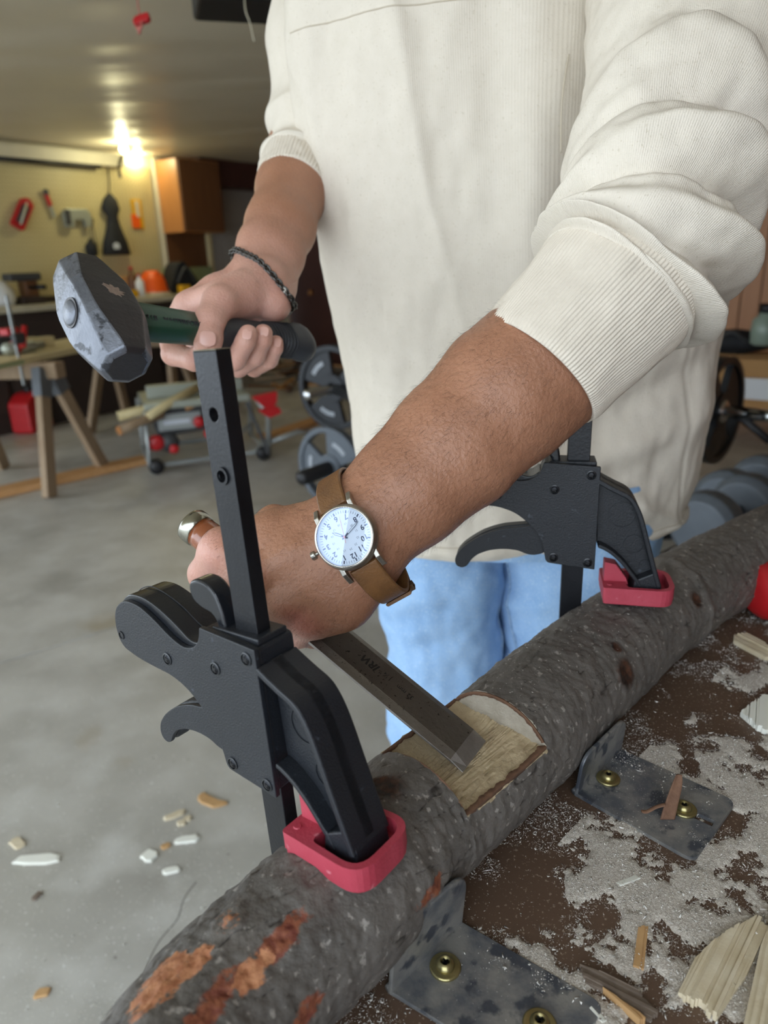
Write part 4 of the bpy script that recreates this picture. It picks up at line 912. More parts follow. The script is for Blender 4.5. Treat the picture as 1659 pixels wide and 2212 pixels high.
    # trigger
    tr = [cr(*q) for q in [(660, 850), (600, 790), (545, 812), (470, 818), (390, 825), (320, 842), (250, 866), (180, 905), (125, 942), (78, 990), (62, 1035), (72, 1072), (108, 1088), (145, 1076), (175, 1030), (215, 998), (285, 972), (360, 962), (420, 962), (490, 972), (540, 995), (590, 1004), (640, 995), (665, 985)]]
    tw = MB().prism(fillet(tr, .003, 3), O, X, Z, Y, .0075, .0105); tw.build('trigger', MT['plastic'], o, bevel=.0006)
    tw = MB().prism(fillet([tuple(np.array(q)*[1, 1]+np.array([.0006, .0006])) for q in tr], .003, 3), O, X, Z, Y, .0125, .0235); tw.build('trigger_back', MT['plastic'], o, bevel=.0025)
    # release lever
    lv = [(-.021, .040), (-.0215, .048), (-.0255, .053), (-.034, .0545), (-.0415, .058), (-.0445, .064), (-.043, .0705), (-.035, .0735), (-.026, .0725), (-.0195, .067), (-.0155, .056), (-.0135, .040)]
    l = MB().prism(fillet(lv, .004, 4), O, X, Z, Y, .008, .021).build('release_lever', MT['gloss_plastic'], o); add_bevel(l, .0045, 4, 50)
    # rubber pad: a closed shoe round the end of the jaw
    px0, px1, pz0, pz1 = .0270, .0885, -.0800, -.0650
    pr_('arm_foot', [(inner[-1][0]-.003, -.0785), (outer[-1][0]+.0015, -.0785), (outer[-1][0]-.0002, outer[-1][1]+.002), (outer[-1][0]-.006, -.052), (inner[-1][0]-.0005, inner[-1][1]+.001)], .0015, .0290, bv=.0012)
    def stad(i):
        return fillet([(px0+i, -.0065+i), (px1-i, -.0095+i), (px1-i, .0405-i), (px0+i, .0375-i)], [.003, .017-i, .017-i, .003], 7)
    holed('jaw_pad', stad(0), [fillet([(.0475, -.0028), (px1-.0045, -.0052), (px1-.0045, .0362), (.0475, .0335)], [.004, .013, .013, .004], 6)], O, X, Y, Z, pz0+.004, pz1, MT['pad'], o, bevel=.0012)
    MB().prism(stad(.0006), O, X, Y, Z, pz0-.001, pz0+.0045).build('pad_sole', MT['pad'], o, bevel=.001)
    pr_('pad_wedge', fillet([(.0285, -.047), (.0285, -.068), (.0500, -.068), (.0480, -.062), (.0385, -.049)], .001), .009, .022, 'pad', .001)
    MB().lathe([(.0018, 0), (.0026, .0002), (.0022, .0009)], O+X*.033+Y*.001+Z*pz1, Z, 12).build('pad_pip', MT['pad'], o)
    # fixed jaw below the table
    bz = bot+.0345
    fj = fillet([(-.012, bz-.03), (.030, bz-.03), (.095, bz-.012), (.095, bz), (.020, bz), (.012, bz+.02), (-.012, bz+.02)], .003)
    pr_('fixed_jaw', fj, .001, .030, bv=.002)
    pr_('lower_pad', fillet([(.030, bz), (.094, bz), (.094, bz+.0155), (.030, bz+.0155)], .003), -.004, .035, 'pad', .002)
    return o
def shrink(o, k):
    """true size and distance of the tool: same line of sight, resting on the log"""
    o.scale = (k, k, k); o.location = Vector(EYE+(np.array(o.location)-EYE)*k); return o
RL = np.array([[.77913, .62467, -.05232], [-.62119, .78059, .06926], [.0841, -.02147, .99623]])
OL = np.array([-.08626, .35162, .92786])
shrink(bar_clamp(OL, RL, .2035, -.24, 'nearer black bar clamp with full bar showing, left of the watch hand'), .922)
shrink(bar_clamp(RO, np.array([RX, RNn, UP]).T, .17, -.255, 'further black bar clamp half hidden behind the forearm'), .955)

# ------------------------------------------------------------------ chisel
TL, TR = PZ(990.6, 1665.7, ZL+.0262), PZ(1059, 1605.5, ZL+.0262); tip = (TL+TR)/2; capc = P(411, 1130, .545)
CA = nz(tip-capc); CW = nz(TR-TL); CW = nz(CW-CA*(CW@CA)); CN = np.cross(CA, CW); CN = CN if CN@(EYE-tip) > 0 else -CN
clen = np.linalg.norm(tip-capc); ch = empty('wood_chisel', tip, 'broad steel chisel with a reddish wooden handle, standing in the notch', 'chisel')
bl = .150; W2 = .0165
def sect(u, w, t, e): # u: distance back from the edge
    ww = w*.66; return [tip-CA*u+CW*a+CN*b for a, b in ((-w, 0), (w, 0), (w, e), (ww, t), (-ww, t), (-w, e))]
secs = [sect(.0002, W2, .0004, .0003), sect(.011, W2, .0042, .0018), sect(.06, W2, .0044, .0019), sect(bl-.012, W2, .0050, .0022), sect(bl-.004, W2*.93, .0055, .0026), sect(bl, W2*.62, .006, .004)]
v, f = loft(secs, cap=True); bo = mesh('blade', v, f, MT['blade'], ch, smooth=False, mats=[MT['blade'], MT['blade_edge']], fmat=[(1 if i < 6 else (1 if i % 6 in (0, 1, 5) else 0)) for i in range(len(f))])
add_bevel(bo, .0003, 1)
cc = lambda u, off=.0028: tip-CA*u+CN*off
MB().lathe([(W2*.60, 0), (.0075, .008), (.0050, .016), (.0048, .026), (.0085, .029), (.0085, .034), (.006, .036)], cc(bl-.002), -CA, 28).build('neck', MT['blade'], ch, smooth=True)
hl0 = bl+.034; tot = clen
hL = tot-hl0-.011; hp_ = [(.0085, 0), (.0105, .05*hL), (.0125, .2*hL), (.0142, .45*hL), (.0136, .75*hL), (.0124, .93*hL), (.0126, hL)]
MB().lathe(hp_, tip-CA*hl0, -CA, 36).build('handle', MT['varnish'], ch, smooth=True)
MB().lathe([(.0125, 0), (.0134, .0006), (.0137, .007), (.0135, .0095), (.0122, .0115), (.0098, .0122), (.0001, .0124)], tip-CA*(tot-.0115), -CA, 40).build('end_cap', MT['cap_metal'], ch, smooth=True)
def text(name, body, size, O, X, Z, m, parent, ext=.0001, align='CENTER', shear=0, offset=0):
    cu = bpy.data.curves.new(name, 'FONT'); cu.body = body; cu.size = size; cu.extrude = ext; cu.align_x = align; cu.align_y = 'CENTER'; cu.shear = shear; cu.offset = offset; cu.resolution_u = 3
    t = bpy.data.objects.new(name, cu); dg = None
    N = np.cross(X, Z); Mx = Matrix([[X[i], Z[i], N[i], O[i]] for i in range(3)]+[[0, 0, 0, 1]])
    COL.objects.link(t); bpy.context.view_layer.update(); me = bpy.data.meshes.new_from_object(t.evaluated_get(bpy.context.evaluated_depsgraph_get()))
    bpy.data.objects.remove(t); me.transform(Mx); me.materials.clear(); me.materials.append(m); o = bpy.data.objects.new(name, me); COL.objects.link(o); return fin(o, parent=parent)
tO = lambda u, w: tip-CA*u+CW*w+CN*.0046
text('lettering', 'IRWIN', .0085, tO(.097, .0015), -CA, -CW, MT['etch'], ch, shear=.2, offset=.0003)
text('lettering', 'Marples', .0055, tO(.1205, .0015), -CA, -CW, MT['etch'], ch, shear=.3)
text('lettering', '1¼"', .0062, tO(.078, .002), -CA, -CW, MT['etch'], ch)
text('lettering', '32 mm', .0050, tO(.061, .001), -CA, -CW, MT['etch'], ch)

# ------------------------------------------------------------------ club hammer
hA0, hA1 = P(155, 676, .555), P(656, 741, .733); HA = nz(hA1-hA0); hlen = np.linalg.norm(hA1-hA0)
HL = P(262, 790, .55)-P(188, 562, .612); HL = nz(HL-HA*(HL@HA)); HN = np.cross(HA, HL); HN = HN if HN@(EYE-hA0) > 0 else -HN
hw = .049                                           # head width along the handle
hc = hA0+HA*hw/2; hm = empty('club_hammer', hc, 'heavy steel club hammer with a green and black handle', 'hammer')
def hring(u, a, n_, ch_): # a: half along handle, n_: half along HN, ch_: chamfer
    return [hc+HL*u+HA*x+HN*y for x, y in ((-a+ch_, -n_), (a-ch_, -n_), (a, -n_+ch_), (a, n_-ch_), (a-ch_, n_), (-a+ch_, n_), (-a, n_-ch_), (-a, -n_+ch_))]
HH = .057
prof = [(-HH, .0145, .0145, .0080), (-HH+.0025, .0190, .0190, .0106), (-HH+.010, .0208, .0206, .0105), (-.020, .0248, .0240, .0068), (-.012, .0250, .0245, .0060), (.012, .0250, .0245, .0060), (.020, .0248, .0240, .0068), (HH-.010, .0208, .0206, .0105), (HH-.0025, .0190, .0190, .0106), (HH, .0145, .0145, .0080)]
v, f = loft([hring(*q) for q in prof], cap=True)
fmat = [1 if (i % 8) in (4,) else 0 for i in range(len(f)-2)]+[1, 1]  # one side face and both end faces use the darker steel
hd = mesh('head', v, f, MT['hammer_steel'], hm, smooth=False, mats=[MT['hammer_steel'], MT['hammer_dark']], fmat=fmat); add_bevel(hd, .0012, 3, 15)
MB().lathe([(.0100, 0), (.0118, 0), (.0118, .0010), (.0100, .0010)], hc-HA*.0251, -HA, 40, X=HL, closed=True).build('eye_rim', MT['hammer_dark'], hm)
MB().lathe([(.0098, 0), (.0098, .0012), (.0088, .0022), (.0001, .0026)], hc-HA*.0251, -HA, 40, X=HL).build('handle_end_plug', MT['hammer_steel'], hm, smooth=True)
# scuffed patch on the side (thin irregular fleck of bare metal)
random.seed(9); pts = []
for i in range(26):
    a = 2*math.pi*i/26; r = 1+.35*random.uniform(-1, 1); pts.append((.0085*r*math.cos(a), .0048*r*math.sin(a)))
sx_ = nz(HL*.62+HA*.78); sz_ = nz(np.cross(HN, sx_)); MB().prism(pts, hc-HL*.004+HN*.02455+HA*.003, sx_, sz_, HN, -.0002, .00025).build('bare_metal_scuff', MT['scuff'], hm)
def hand_ring(u, r1, r2, n=28, e=2.6):
    return [hA0+HA*u+HL*(r1*np.sign(math.cos(t))*abs(math.cos(t))**(2/e))+HN*(r2*np.sign(math.sin(t))*abs(math.sin(t))**(2/e)) for t in np.linspace(0, 2*math.pi, n, endpoint=False)]
gk = [(hw-.002, .0165, .0120), (hw+.001, .0175, .0130), (hw+.004, .0178, .0130), (hw+.012, .0172, .0130), (hw+.040, .0158, .0125), (hw+.085, .0152, .0122)]
v, f = loft([hand_ring(*q) for q in gk], cap=True); mesh('green_sleeve', v, f, MT['green'], hm)
gk2 = [(hw+.082, .0155, .0125), (hw+.086, .0160, .0130), (hw+.12, .0155, .0128), (hw+.16, .0150, .0126), (hlen-.045, .0160, .0130), (hlen-.022, .0172, .0138), (hlen-.010, .0215, .0150), (hlen-.004, .0215, .0148), (hlen+.002, .0190, .0130), (hlen+.004, .0130, .0090)]
v, f = loft([hand_ring(*q) for q in gk2], cap=True); mesh('rubber_grip', v, f, MT['rubber'], hm)
for k in range(9):
    v, f = loft([hand_ring(hlen-.052+.0036*k+d_, .0163+.0002*k+e_, .0132+.0002*k+e_) for d_, e_ in ((0, -.0004), (.0008, .0005), (.0016, -.0004))]); mesh('grip_ridge', v, f, MT['rubber'], hm)
MB().lathe([(.0018, 0), (.0001, .0001)], hA0+HA*(hlen-.018)+HN*.01405-HL*.008, HN, 14).build('grip_dimple', MT['black_paint'], hm)
tv = EYE-(hA0+HA*(hw+.04)); tv = nz(tv-HA*(tv@HA)); tu = nz(np.cross(HA, tv)); tu = tu if tu@UP > 0 else -tu
TNv = nz(tv*math.cos(.30)+tu*math.sin(.30)); HD = nz(tu*math.cos(.30)-tv*math.sin(.30)); tr_s = (abs(TNv@HL/.0160)**2.6+abs(TNv@HN/.0124)**2.6)**(-1/2.6)
text('lettering', 'MASTERFORCE', .0062, hA0+HA*(hw+.043)+TNv*(tr_s-.0002), HA, HD, MT['rubber'], hm, ext=.0006, offset=.0001)
text('lettering', '3 LB', .0058, hA0+HA*(hw+.011)+TNv*(tr_s+.0006), HA, HD, MT['rubber'], hm, ext=.0006, offset=.0001)
MB().box(hA0+HA*(hw+.038)-HD*.0060+TNv*(tr_s-.0010), (.038, .0012, .0014), HA, HD, TNv).build('groove_rib', MT['green'], hm, bevel=.0003)

# ------------------------------------------------------------------ person
pe = empty('person', (.20, .95, 0), 'person in a cream sweatshirt and light blue jeans, holding hammer and chisel', 'person')
def xo(px, py, d, r, ox, oy, oz=0): return (px+ox, py+oy, d+oz, r)
# image-right arm (watch hand on the chisel)
fa_c = [(742, 1180, .480, .0195), (800, 1130, .484, .0205), (880, 1060, .490, .0255), (980, 965, .497, .0300), (1090, 855, .503, .0335), (1180, 778, .508, .0340), (1330, 640, .520, .033), (1430, 560, .540, .033)]
ofs = [34, 34, 34, 40, 42, 38, 20, 10]
def off(ch_, k, s): return [(x+s*.64*o_, y+s*.76*o_, d, r) for (x, y, d, r), o_ in zip(ch_, ofs)]
forearm = chain(off(fa_c, 0, 1))+chain(off(fa_c, 0, -1))+chain(fa_c)
palm = chain([(742, 1150, .483, .0185), (600, 1165, .484, .0180), (485, 1190, .490, .0165)])+chain([(750, 1190, .480, .0195), (640, 1215, .476, .0190), (540, 1245, .479, .0180)])+chain([(765, 1230, .481, .0195), (690, 1270, .476, .0185), (605, 1305, .480, .0165)])+\
       chain([(790, 1245, .484, .0170), (740, 1295, .482, .0180), (675, 1330, .484, .0160)])+chain([(740, 1160, .488, .018), (650, 1170, .493, .020), (560, 1190, .497, .017)])
idx_ = chain([(478, 1195, .490, .0155), (447, 1240, .508, .0125), (480, 1255, .530, .0110), (535, 1215, .540, .0098)])
mid_ = chain([(538, 1250, .478, .0160), (492, 1300, .500, .0125), (530, 1305, .524, .0112), (585, 1258, .532, .0100)])
rng_ = chain([(602, 1308, .480, .0150), (565, 1350, .501, .0120), (600, 1350, .522, .0110), (650, 1300, .528, .0098)])
pnk_ = chain([(672, 1330, .484, .0145), (645, 1368, .500, .0105), (678, 1370, .516, .0095), (715, 1330, .522, .0085)])
thm_ = chain([(715, 1150, .497, .0170), (650, 1135, .512, .0135), (590, 1128, .527, .0120), (540, 1160, .538, .0105)])
knk = [((545, 1247, .4615), .0085), ((612, 1306, .4645), .0080), ((672, 1343, .4705), .0075), ((486, 1195, .475), .0075)]
tend = chain([(740, 1160, .4625, .0030), (640, 1190, .4600, .0026), (552, 1238, .4630, .0035)])+chain([(760, 1190, .4625, .0028), (690, 1240, .4595, .0026), (618, 1300, .4660, .0030)])
v1, f1 = sdf_mesh([(forearm, .020, 1), (palm, .014, .018), (idx_+mid_, .004, .007), (rng_, .003, .005), (pnk_, .003, .005), (thm_, .006, .009), ([(P(*q), r, P(*q)+.0001, r) for q, r in knk], .001, .012), (tend, .004, .010)], .0014)
# image-left arm (hammer hand)
fb = [(566, 606, .733, .0240), (585, 545, .752, .0265), (606, 490, .775, .0310), (632, 410, .815, .0350), (655, 330, .86, .038), (690, 230, .90, .040)]
ob = [22, 18, 12, 8, 0, 0]
fore2 = chain([(x+.8*o_, y+.5*o_, d, r) for (x, y, d, r), o_ in zip(fb, ob)])+chain([(x-.8*o_, y-.5*o_, d, r) for (x, y, d, r), o_ in zip(fb, ob)])
palm2 = chain([(560, 600, .733, .0235), (470, 632, .712, .0155), (408, 662, .700, .0135)])+chain([(566, 606, .735, .0235), (500, 640, .725, .0170), (448, 660, .720, .0140)])+chain([(575, 615, .735, .0235), (540, 655, .732, .0165), (492, 668, .735, .0135)])+\
        chain([(585, 625, .735, .0220), (575, 660, .735, .0170), (532, 675, .748, .0125)])+chain([(575, 615, .715, .0220), (590, 655, .707, .0185)])
thn = chain([(565, 610, .712, .0220), (520, 640, .690, .0200), (480, 655, .668, .0165)])
thumb = chain([(520, 640, .690, .0190), (474, 655, .655, .0150), (452, 695, .640, .0128), (449, 733, .634, .0122), (449, 742, .633, .0112)])
ix = chain([(404, 664, .700, .0130), (366, 712, .705, .0118), (374, 765, .672, .0108), (420, 778, .650, .0100), (446, 752, .646, .0090)])
md = chain([(446, 662, .720, .0135), (425, 735, .728, .0118), (468, 788, .692, .0105), (508, 778, .664, .0098), (530, 738, .652, .0093), (536, 722, .652, .0088)])
rg = chain([(492, 668, .735, .0130), (475, 745, .742, .0112), (515, 793, .705, .0102), (551, 770, .678, .0094), (566, 735, .668, .0090), (569, 720, .668, .0084)])
pk = chain([(532, 675, .748, .0120), (515, 750, .755, .0100), (549, 795, .722, .0090), (582, 778, .697, .0083), (594, 752, .686, .0078), (596, 741, .686, .0074)])
web = chain([(420, 655, .695, .0120), (470, 640, .680, .0140)])
v2, f2 = sdf_mesh([(fore2, .012, 1), (palm2, .012, .012), (thn, .012, .012), (web, .01, .01), (thumb, .006, .008), (ix, .003, .006), (md, .0025, .003), (rg, .0025, .0025), (pk, .0025, .0025)], .0015)
# coarse rest of the body, under the clothes, and the head above the frame
sh_l, sh_r = np.array([.40, .94, 1.42]), np.array([-.01, .97, 1.41])
el_l, el_r = P(1430, 560, .540), P(690, 230, .90)
hip = np.array([.2, .96, .90]); nk = np.array([.20, .94, 1.50]); hdc = np.array([.195, .90, 1.69])
body_g = [([(hip+[-.08, 0, 0], .10, hip+[.08, 0, 0], .10), (hip, .12, np.array([.2, .95, 1.15]), .11), (np.array([.2, .95, 1.15]), .11, np.array([.2, .95, 1.38]), .13), (sh_l+[-.04, 0, 0], .05, sh_r+[.05, 0, 0], .05)], .06, .05),
          ([(sh_l, .055, el_l, .034), (sh_r, .042, el_r, .036)], .02, .03),
          ([(np.array([.2, .95, 1.42]), .062, nk+[0, -.005, .06], .056)], .03, .03),
          ([(hdc+[0, .03, .02], .085, hdc+[0, -.01, .03], .080), (hdc+[0, -.02, -.01], .070, hdc+[0, -.045, -.085], .038)], .05, .03),
          ([(hdc+[0, -.088, .0], .010, hdc+[0, -.108, -.028], .014), (hdc+[-.082, .02, .0], .014, hdc+[-.085, .025, -.035], .010), (hdc+[.082, .02, .0], .014, hdc+[.085, .025, -.035], .010),
            (hdc+[-.028, -.082, .028], .010, hdc+[.028, -.082, .028], .010), (hdc+[-.018, -.075, -.062], .009, hdc+[.018, -.075, -.062], .009)], .004, .014),
          ([(np.array([.085, .96, .86]), .085, np.array([.09, .95, .48]), .050), (np.array([.09, .95, .48]), .048, np.array([.085, .955, .08]), .034), (np.array([.29, .96, .86]), .085, np.array([.30, .95, .48]), .050), (np.array([.30, .95, .48]), .048, np.array([.305, .955, .08]), .034)], .03, .04)]
v3, f3 = sdf_mesh(body_g, .009)
def relief(vv, ff, amp):
    t = ff[:, [0, 1, 2]]; nn = np.cross(vv[t[:, 1]]-vv[t[:, 0]], vv[t[:, 2]]-vv[t[:, 0]]); N_ = np.zeros_like(vv)
    for i in range(4): np.add.at(N_, ff[:, i], nn)
    N_ /= np.linalg.norm(N_, axis=1)[:, None]+1e-12
    d = np.array([nval(p, 26, 2)*.0008+nval(p, 140, 2)*.00022+(.00018*max(0, 1-abs(nval((p[0]+4, p[1], p[2]), 16, 2))/.06)) for p in vv]); return vv+N_*(d*amp)[:, None]
v1 = relief(v1, f1, 1.0); v2 = relief(v2, f2, .7)
V = np.concatenate([v1, v2, v3]); Fq = np.concatenate([f1, f2+len(v1), f3+len(v1)+len(v2)])
def blob(px, py, d, r): c = P(px, py, d); return np.exp(-((np.linalg.norm(V-c, axis=1)/r)**2))
red = np.zeros(len(V)); pale = np.zeros(len(V))
for a in [(555, 1240, .463, .012), (665, 1350, .468, .016), (620, 1310, .465, .010), (455, 1200, .48, .022), (470, 1260, .50, .016), (450, 700, .63, .010), (440, 770, .65, .02), (380, 770, .67, .016), (596, 745, .68, .012), (569, 722, .66, .008), (545, 722, .65, .008), (590, 650, .7, .02), (505, 790, .68, .02)]: red += blob(*a)*.95
for a in [(480, 700, .68, .11), (430, 1220, .49, .03), (640, 1370, .49, .02)]: pale += blob(*a)*1.2
# veins and fine relief of the watch arm
me_attr = {'red': np.clip(red, 0, 1.2), 'pale': np.clip(pale, 0, 1.1)}
body = mesh('body', V, Fq, MT['skin'], pe, attrs=me_attr, smooth=True)
sm = body.modifiers.new('smooth', 'SMOOTH'); sm.factor = .5; sm.iterations = 2
bpy.context.view_layer.update()
from mathutils.bvhtree import BVHTree
skin_bvh = BVHTree.FromPolygons([Vector(q) for q in V[:len(v1)+len(v2)]], [tuple(int(i) for i in q) for q in np.concatenate([f1, f2+len(v1)])])
# nails
def nail(px, py, d, w, l, upx, upy, label, nd=-.012, rx=0, flat=.45):
    """a curved nail plate; (upx, upy) is the fingertip direction in the picture"""
    v_ = nz(P(px, py, 1)-EYE); h_ = skin_bvh.ray_cast(Vector(EYE), Vector(v_)); nn_ = np.array(h_[1]); nn_ = nn_ if nn_@v_ < 0 else -nn_
    c = np.array(h_[0])+nn_*.0004; Zd = M @ nz([upx, -upy, 0]); Zd = nz(Zd-nn_*(Zd@nn_)); Nn = nn_; Xd = np.cross(Zd, Nn); rings = []
    for j in range(9):
        q = j/8*2-1; ww = w/2*math.sqrt(max(.05, 1-abs(q)**3.2)); row = []
        for i in range(9):
            a = (i/8*2-1); x = a*ww; row.append(c+Xd*x+Zd*(q*l/2)+Nn*(-(x*x)*flat*40/1.0*.6 - (q*q)*l*.06))
        rings.append(row)
    v, f = loft(rings, closed=False); o = mesh('nail', v, f, MT['nail'], body); s_ = o.modifiers.new('s', 'SOLIDIFY'); s_.thickness = .0006; return o
nail(449, 731, .6215, .0150, .0145, 0, 1, 'thumbnail')
nail(534, 722, .6435, .0090, .0105, .12, -1, 'n')
nail(571, 716, .6600, .0088, .0100, .1, -1, 'n')
nail(600, 740, .6800, .0072, .0085, .1, -1, 'n')
# eyes, hair of the head (above the frame)
for sx in (-.031, .031): MB().lathe([(.001, -.012), (.009, -.008), (.012, 0), (.009, .008), (.001, .012)], hdc+[sx, -.070, .008], (0, -1, 0), 20).build('eye', MT['paper'], body, smooth=True)
vh, fh = sdf_mesh([([(hdc+[0, .045, .03], .088, hdc+[0, .01, .062], .082), (hdc+[0, .06, -.03], .07, hdc+[0, .06, .0], .08), (hdc+[-.05, -.04, .08], .03, hdc+[.05, -.04, .08], .03)], .03, .03)], .006)
mesh('hair', vh+np.array([[.004*nval(q, 40, 2) for _ in range(3)] for q in vh]), fh, MT['head_hair'], pe)

# ---- clothes
def frames(path):
    k = len(path); out = []; ref = None
    for i in range(k):
        t = nz(path[min(i+1, k-1)]-path[max(i-1, 0)])
        if ref is None: ref = nz(np.cross(t, M @ np.array([0, 0, 1.])))
        ref = nz(ref-t*(ref@t)); out.append((t, ref, np.cross(t, ref)))
    return out
def garment_tube(pts, n, per, fold, ry=1., name='sleeve', m='shirt', parent=None, uvs=(1, 1)):
    """pts: (px, py, depth, radius); fold(t, a, p) -> added radius; ring angle 0 points to image right of the path, pi/2 ..."""
    S = spline([np.append(P(*q[:3]), q[3]) for q in pts], per); path = [q[:3] for q in S]; fr = frames(path); rings = []; uv = []; L_ = 0
    for i, q in enumerate(S):
        t = i/(len(S)-1); T_, A, B = fr[i]; ring = []
        if i: L_ += np.linalg.norm(path[i]-path[i-1])
        for j in range(n):
            a = 2*math.pi*j/n; d0 = A*math.cos(a)+B*math.sin(a)*ry; p = q[:3]+d0*q[3]; r = q[3]+fold(t, a, p, L_); ring.append(q[:3]+d0*r); uv.append((a*.07, L_))
        rings.append(ring)
    v, f = loft(rings); return mesh(name, v, f, MT[m], parent, uv=uv)
def ridge(x, w): return math.exp(-(x/w)**2)
ZS = [.790, .80, .86, .93, 1.04, 1.12, 1.21, 1.30, 1.38, 1.44, 1.49, 1.525, 1.545, 1.555]
XL = [-.012, -.018, -.028, -.034, -.043, -.054, -.066, -.078, -.086, -.088, -.050, .04, .105, .12]
XR = [.400, .415, .428, .432, .436, .440, .442, .447, .452, .455, .42, .34, .29, .28]
YF = [.845, .838, .830, .826, .820, .815, .808, .800, .795, .800, .825, .86, .875, .88]
YB = [1.06, 1.065, 1.07, 1.07, 1.07, 1.07, 1.07, 1.07, 1.07, 1.07, 1.06, 1.04, 1.02, 1.01]
n = 320; zz = np.concatenate([np.arange(.790, 1.50, .0045), np.linspace(1.50, 1.555, 16)]); rings = []; uv = []
for z in zz:
    xl, xr, yf, yb = [np.interp(z, ZS, q) for q in (XL, XR, YF, YB)]; cx, cy, rx, ry = (xl+xr)/2, (yf+yb)/2, (xr-xl)/2, (yb-yf)/2; ring = []
    for j in range(n):
        a = 2*math.pi*j/n; ca_, sa_ = math.cos(a), math.sin(a); e = 2/2.5
        x = cx+rx*np.sign(ca_)*abs(ca_)**e; y = cy-ry*np.sign(sa_)*abs(sa_)**e; nx_, ny_ = nz([ca_/rx, -sa_/ry])
        u = (x-xl)/(xr-xl); low = max(0, min(1, (1.30-z)/.4))
        d = .010*nval((x*1.0, y*.8, z*.35), 9, 2) + .0035*nval((x, y, z*.5), 26, 3)
        # soft vertical drapes falling from the chest, and a crease from the left shoulder
        if ny_ < 0:
            xc = np.interp(z, [1.0, 1.15, 1.22, 1.32, 1.42], [.115, .085, .062, .045, .030]); q_ = x-xc; fd = min(1, max(0, (z-1.02)/.2))
            d += fd*(.010*(math.exp(q_/.035) if q_ < 0 else math.exp(-q_/.012))) - fd*.007*ridge(q_+.075, .03)
            d += .008*ridge(x-(.165+.03*(1.35-z)), .030)*min(1, max(0, (z-.95)/.2)) - .008*ridge(x-.235, .028)*min(1, max(0, (z-.9)/.3))
            d += .010*ridge(z-(.93+.35*(x-.25)), .022)*ridge(x-.30, .09) - .009*ridge(z-(.985+.45*(x-.25)), .020)*ridge(x-.31, .08) + .007*ridge(z-(1.05+.5*(x-.25)), .02)*ridge(x-.33, .06)
            d += .006*ridge(z-.84-.1*math.sin(x*9), .014)
            d += -.0022*ridge(x-(.372-.10*(z-.95)), .0022)*min(1, max(0, (1.12-z)/.05))
            d += -.0012*ridge(z-1.400, .0014)
        if z < .812: d += .004 - (.0018 if z > .8085 else 0)
        ring.append((x+nx_*d, y+ny_*d, z+.020*max(0, (.95-z)/.15)*(.6+max(0, (x-.33)/.08)))); uv.append((a*.17, z))
    rings.append(ring)
v, f = loft(rings); tee = mesh('sweatshirt', v, f, MT['shirt'], pe, uv=uv)
# hem stitching, chest seam and armhole seam
def surf_front(x, z):
    k = int(np.argmin(abs(zz-z))); r = np.array(rings[k]); r = r[r[:, 1] < .95]; j = np.argmin(abs(r[:, 0]-x)); return r[j]
MB().tube([surf_front(x, .8135+0)+[0, -.0008, 0] for x in np.linspace(0.0, .41, 60)], .0007, 6).build('hem_stitch', MT['thread'], tee, smooth=True)
MB().tube([surf_front(x, 1.404)+[0, -.0003, .0] for x in np.linspace(-.08, .16, 40)], .0007, 6).build('chest_seam', MT['thread'], tee, smooth=True)
# image-left sleeve
def fold_l(t, a, p, L_):
    return .006*nval(p, 14, 2)+.005*math.sin(t*30+1.5*math.sin(a))*(.3+.7*t)*(t < .93)
garment_tube([(860, -235, .93, .055), (770, -225, .915, .072), (730, -160, .90, .080), (716, -60, .885, .072), (706, 80, .88, .068), (700, 200, .875, .066), (692, 285, .865, .063), (672, 335, .85, .056), (655, 366, .838, .050), (649, 378, .834, .0490)], 90, 10, fold_l, parent=tee)
# image-right sleeve: heavy folds gathered round the elbow
def fold_r(t, a, p, L_):
    d = .008*nval(p, 9, 2)+.0025*nval(p, 40, 2)
    g = math.sin(a-.6)
    for (t0, w, am, sw) in ((.055, .020, .006, .006), (.095, .014, -.010, .012), (.135, .026, .017, .030), (.19, .016, -.013, .045), (.24, .026, .015, .055), (.30, .018, -.015, .06), (.355, .028, .014, .07), (.42, .022, -.012, .07), (.48, .03, .011, .08), (.56, .03, -.008, .08), (.66, .04, .008, .08), (.78, .05, -.006, .06)):
        d += am*ridge(t-t0-sw*math.sin(a+t0*7)-.012*nval((p[0], p[1], p[2]), 18, 2), w)*(.75+.35*math.sin(2*a+t0*11))
    return d*min(1, t/.045)
SL = [(1322, 632, .5118, .0590), (1330, 622, .512, .0604), (1345, 602, .513, .0622), (1372, 560, .515, .0650), (1394, 512, .520, .0665), (1412, 458, .527, .0680), (1430, 395, .538, .0700), (1446, 320, .556, .0725), (1466, 220, .585, .0770), (1480, 100, .625, .0815), (1500, -30, .675, .0860), (1525, -180, .735, .0900), (1530, -330, .80, .0860), (1440, -430, .86, .070)]
sleeve = garment_tube(SL, 200, 22, fold_r, parent=tee)
_fr = frames([P(1318, 636, .5115), P(1345, 602, .513)])[0]; qs = P(1322, 632, .5117)
MB().tube([qs+(_fr[1]*math.cos(a)+_fr[2]*math.sin(a))*.0594 for a in np.linspace(0, 2*math.pi, 90)], .0012, 8).build('cuff_seam', MT['shirt'], tee, smooth=True)
MB().tube(spline([P(1268, -60, .70), P(1250, 20, .695), P(1228, 120, .69), P(1214, 220, .69), P(1212, 330, .70)], 8), .0009, 6).build('armhole_seam', MT['thread'], tee, smooth=True)
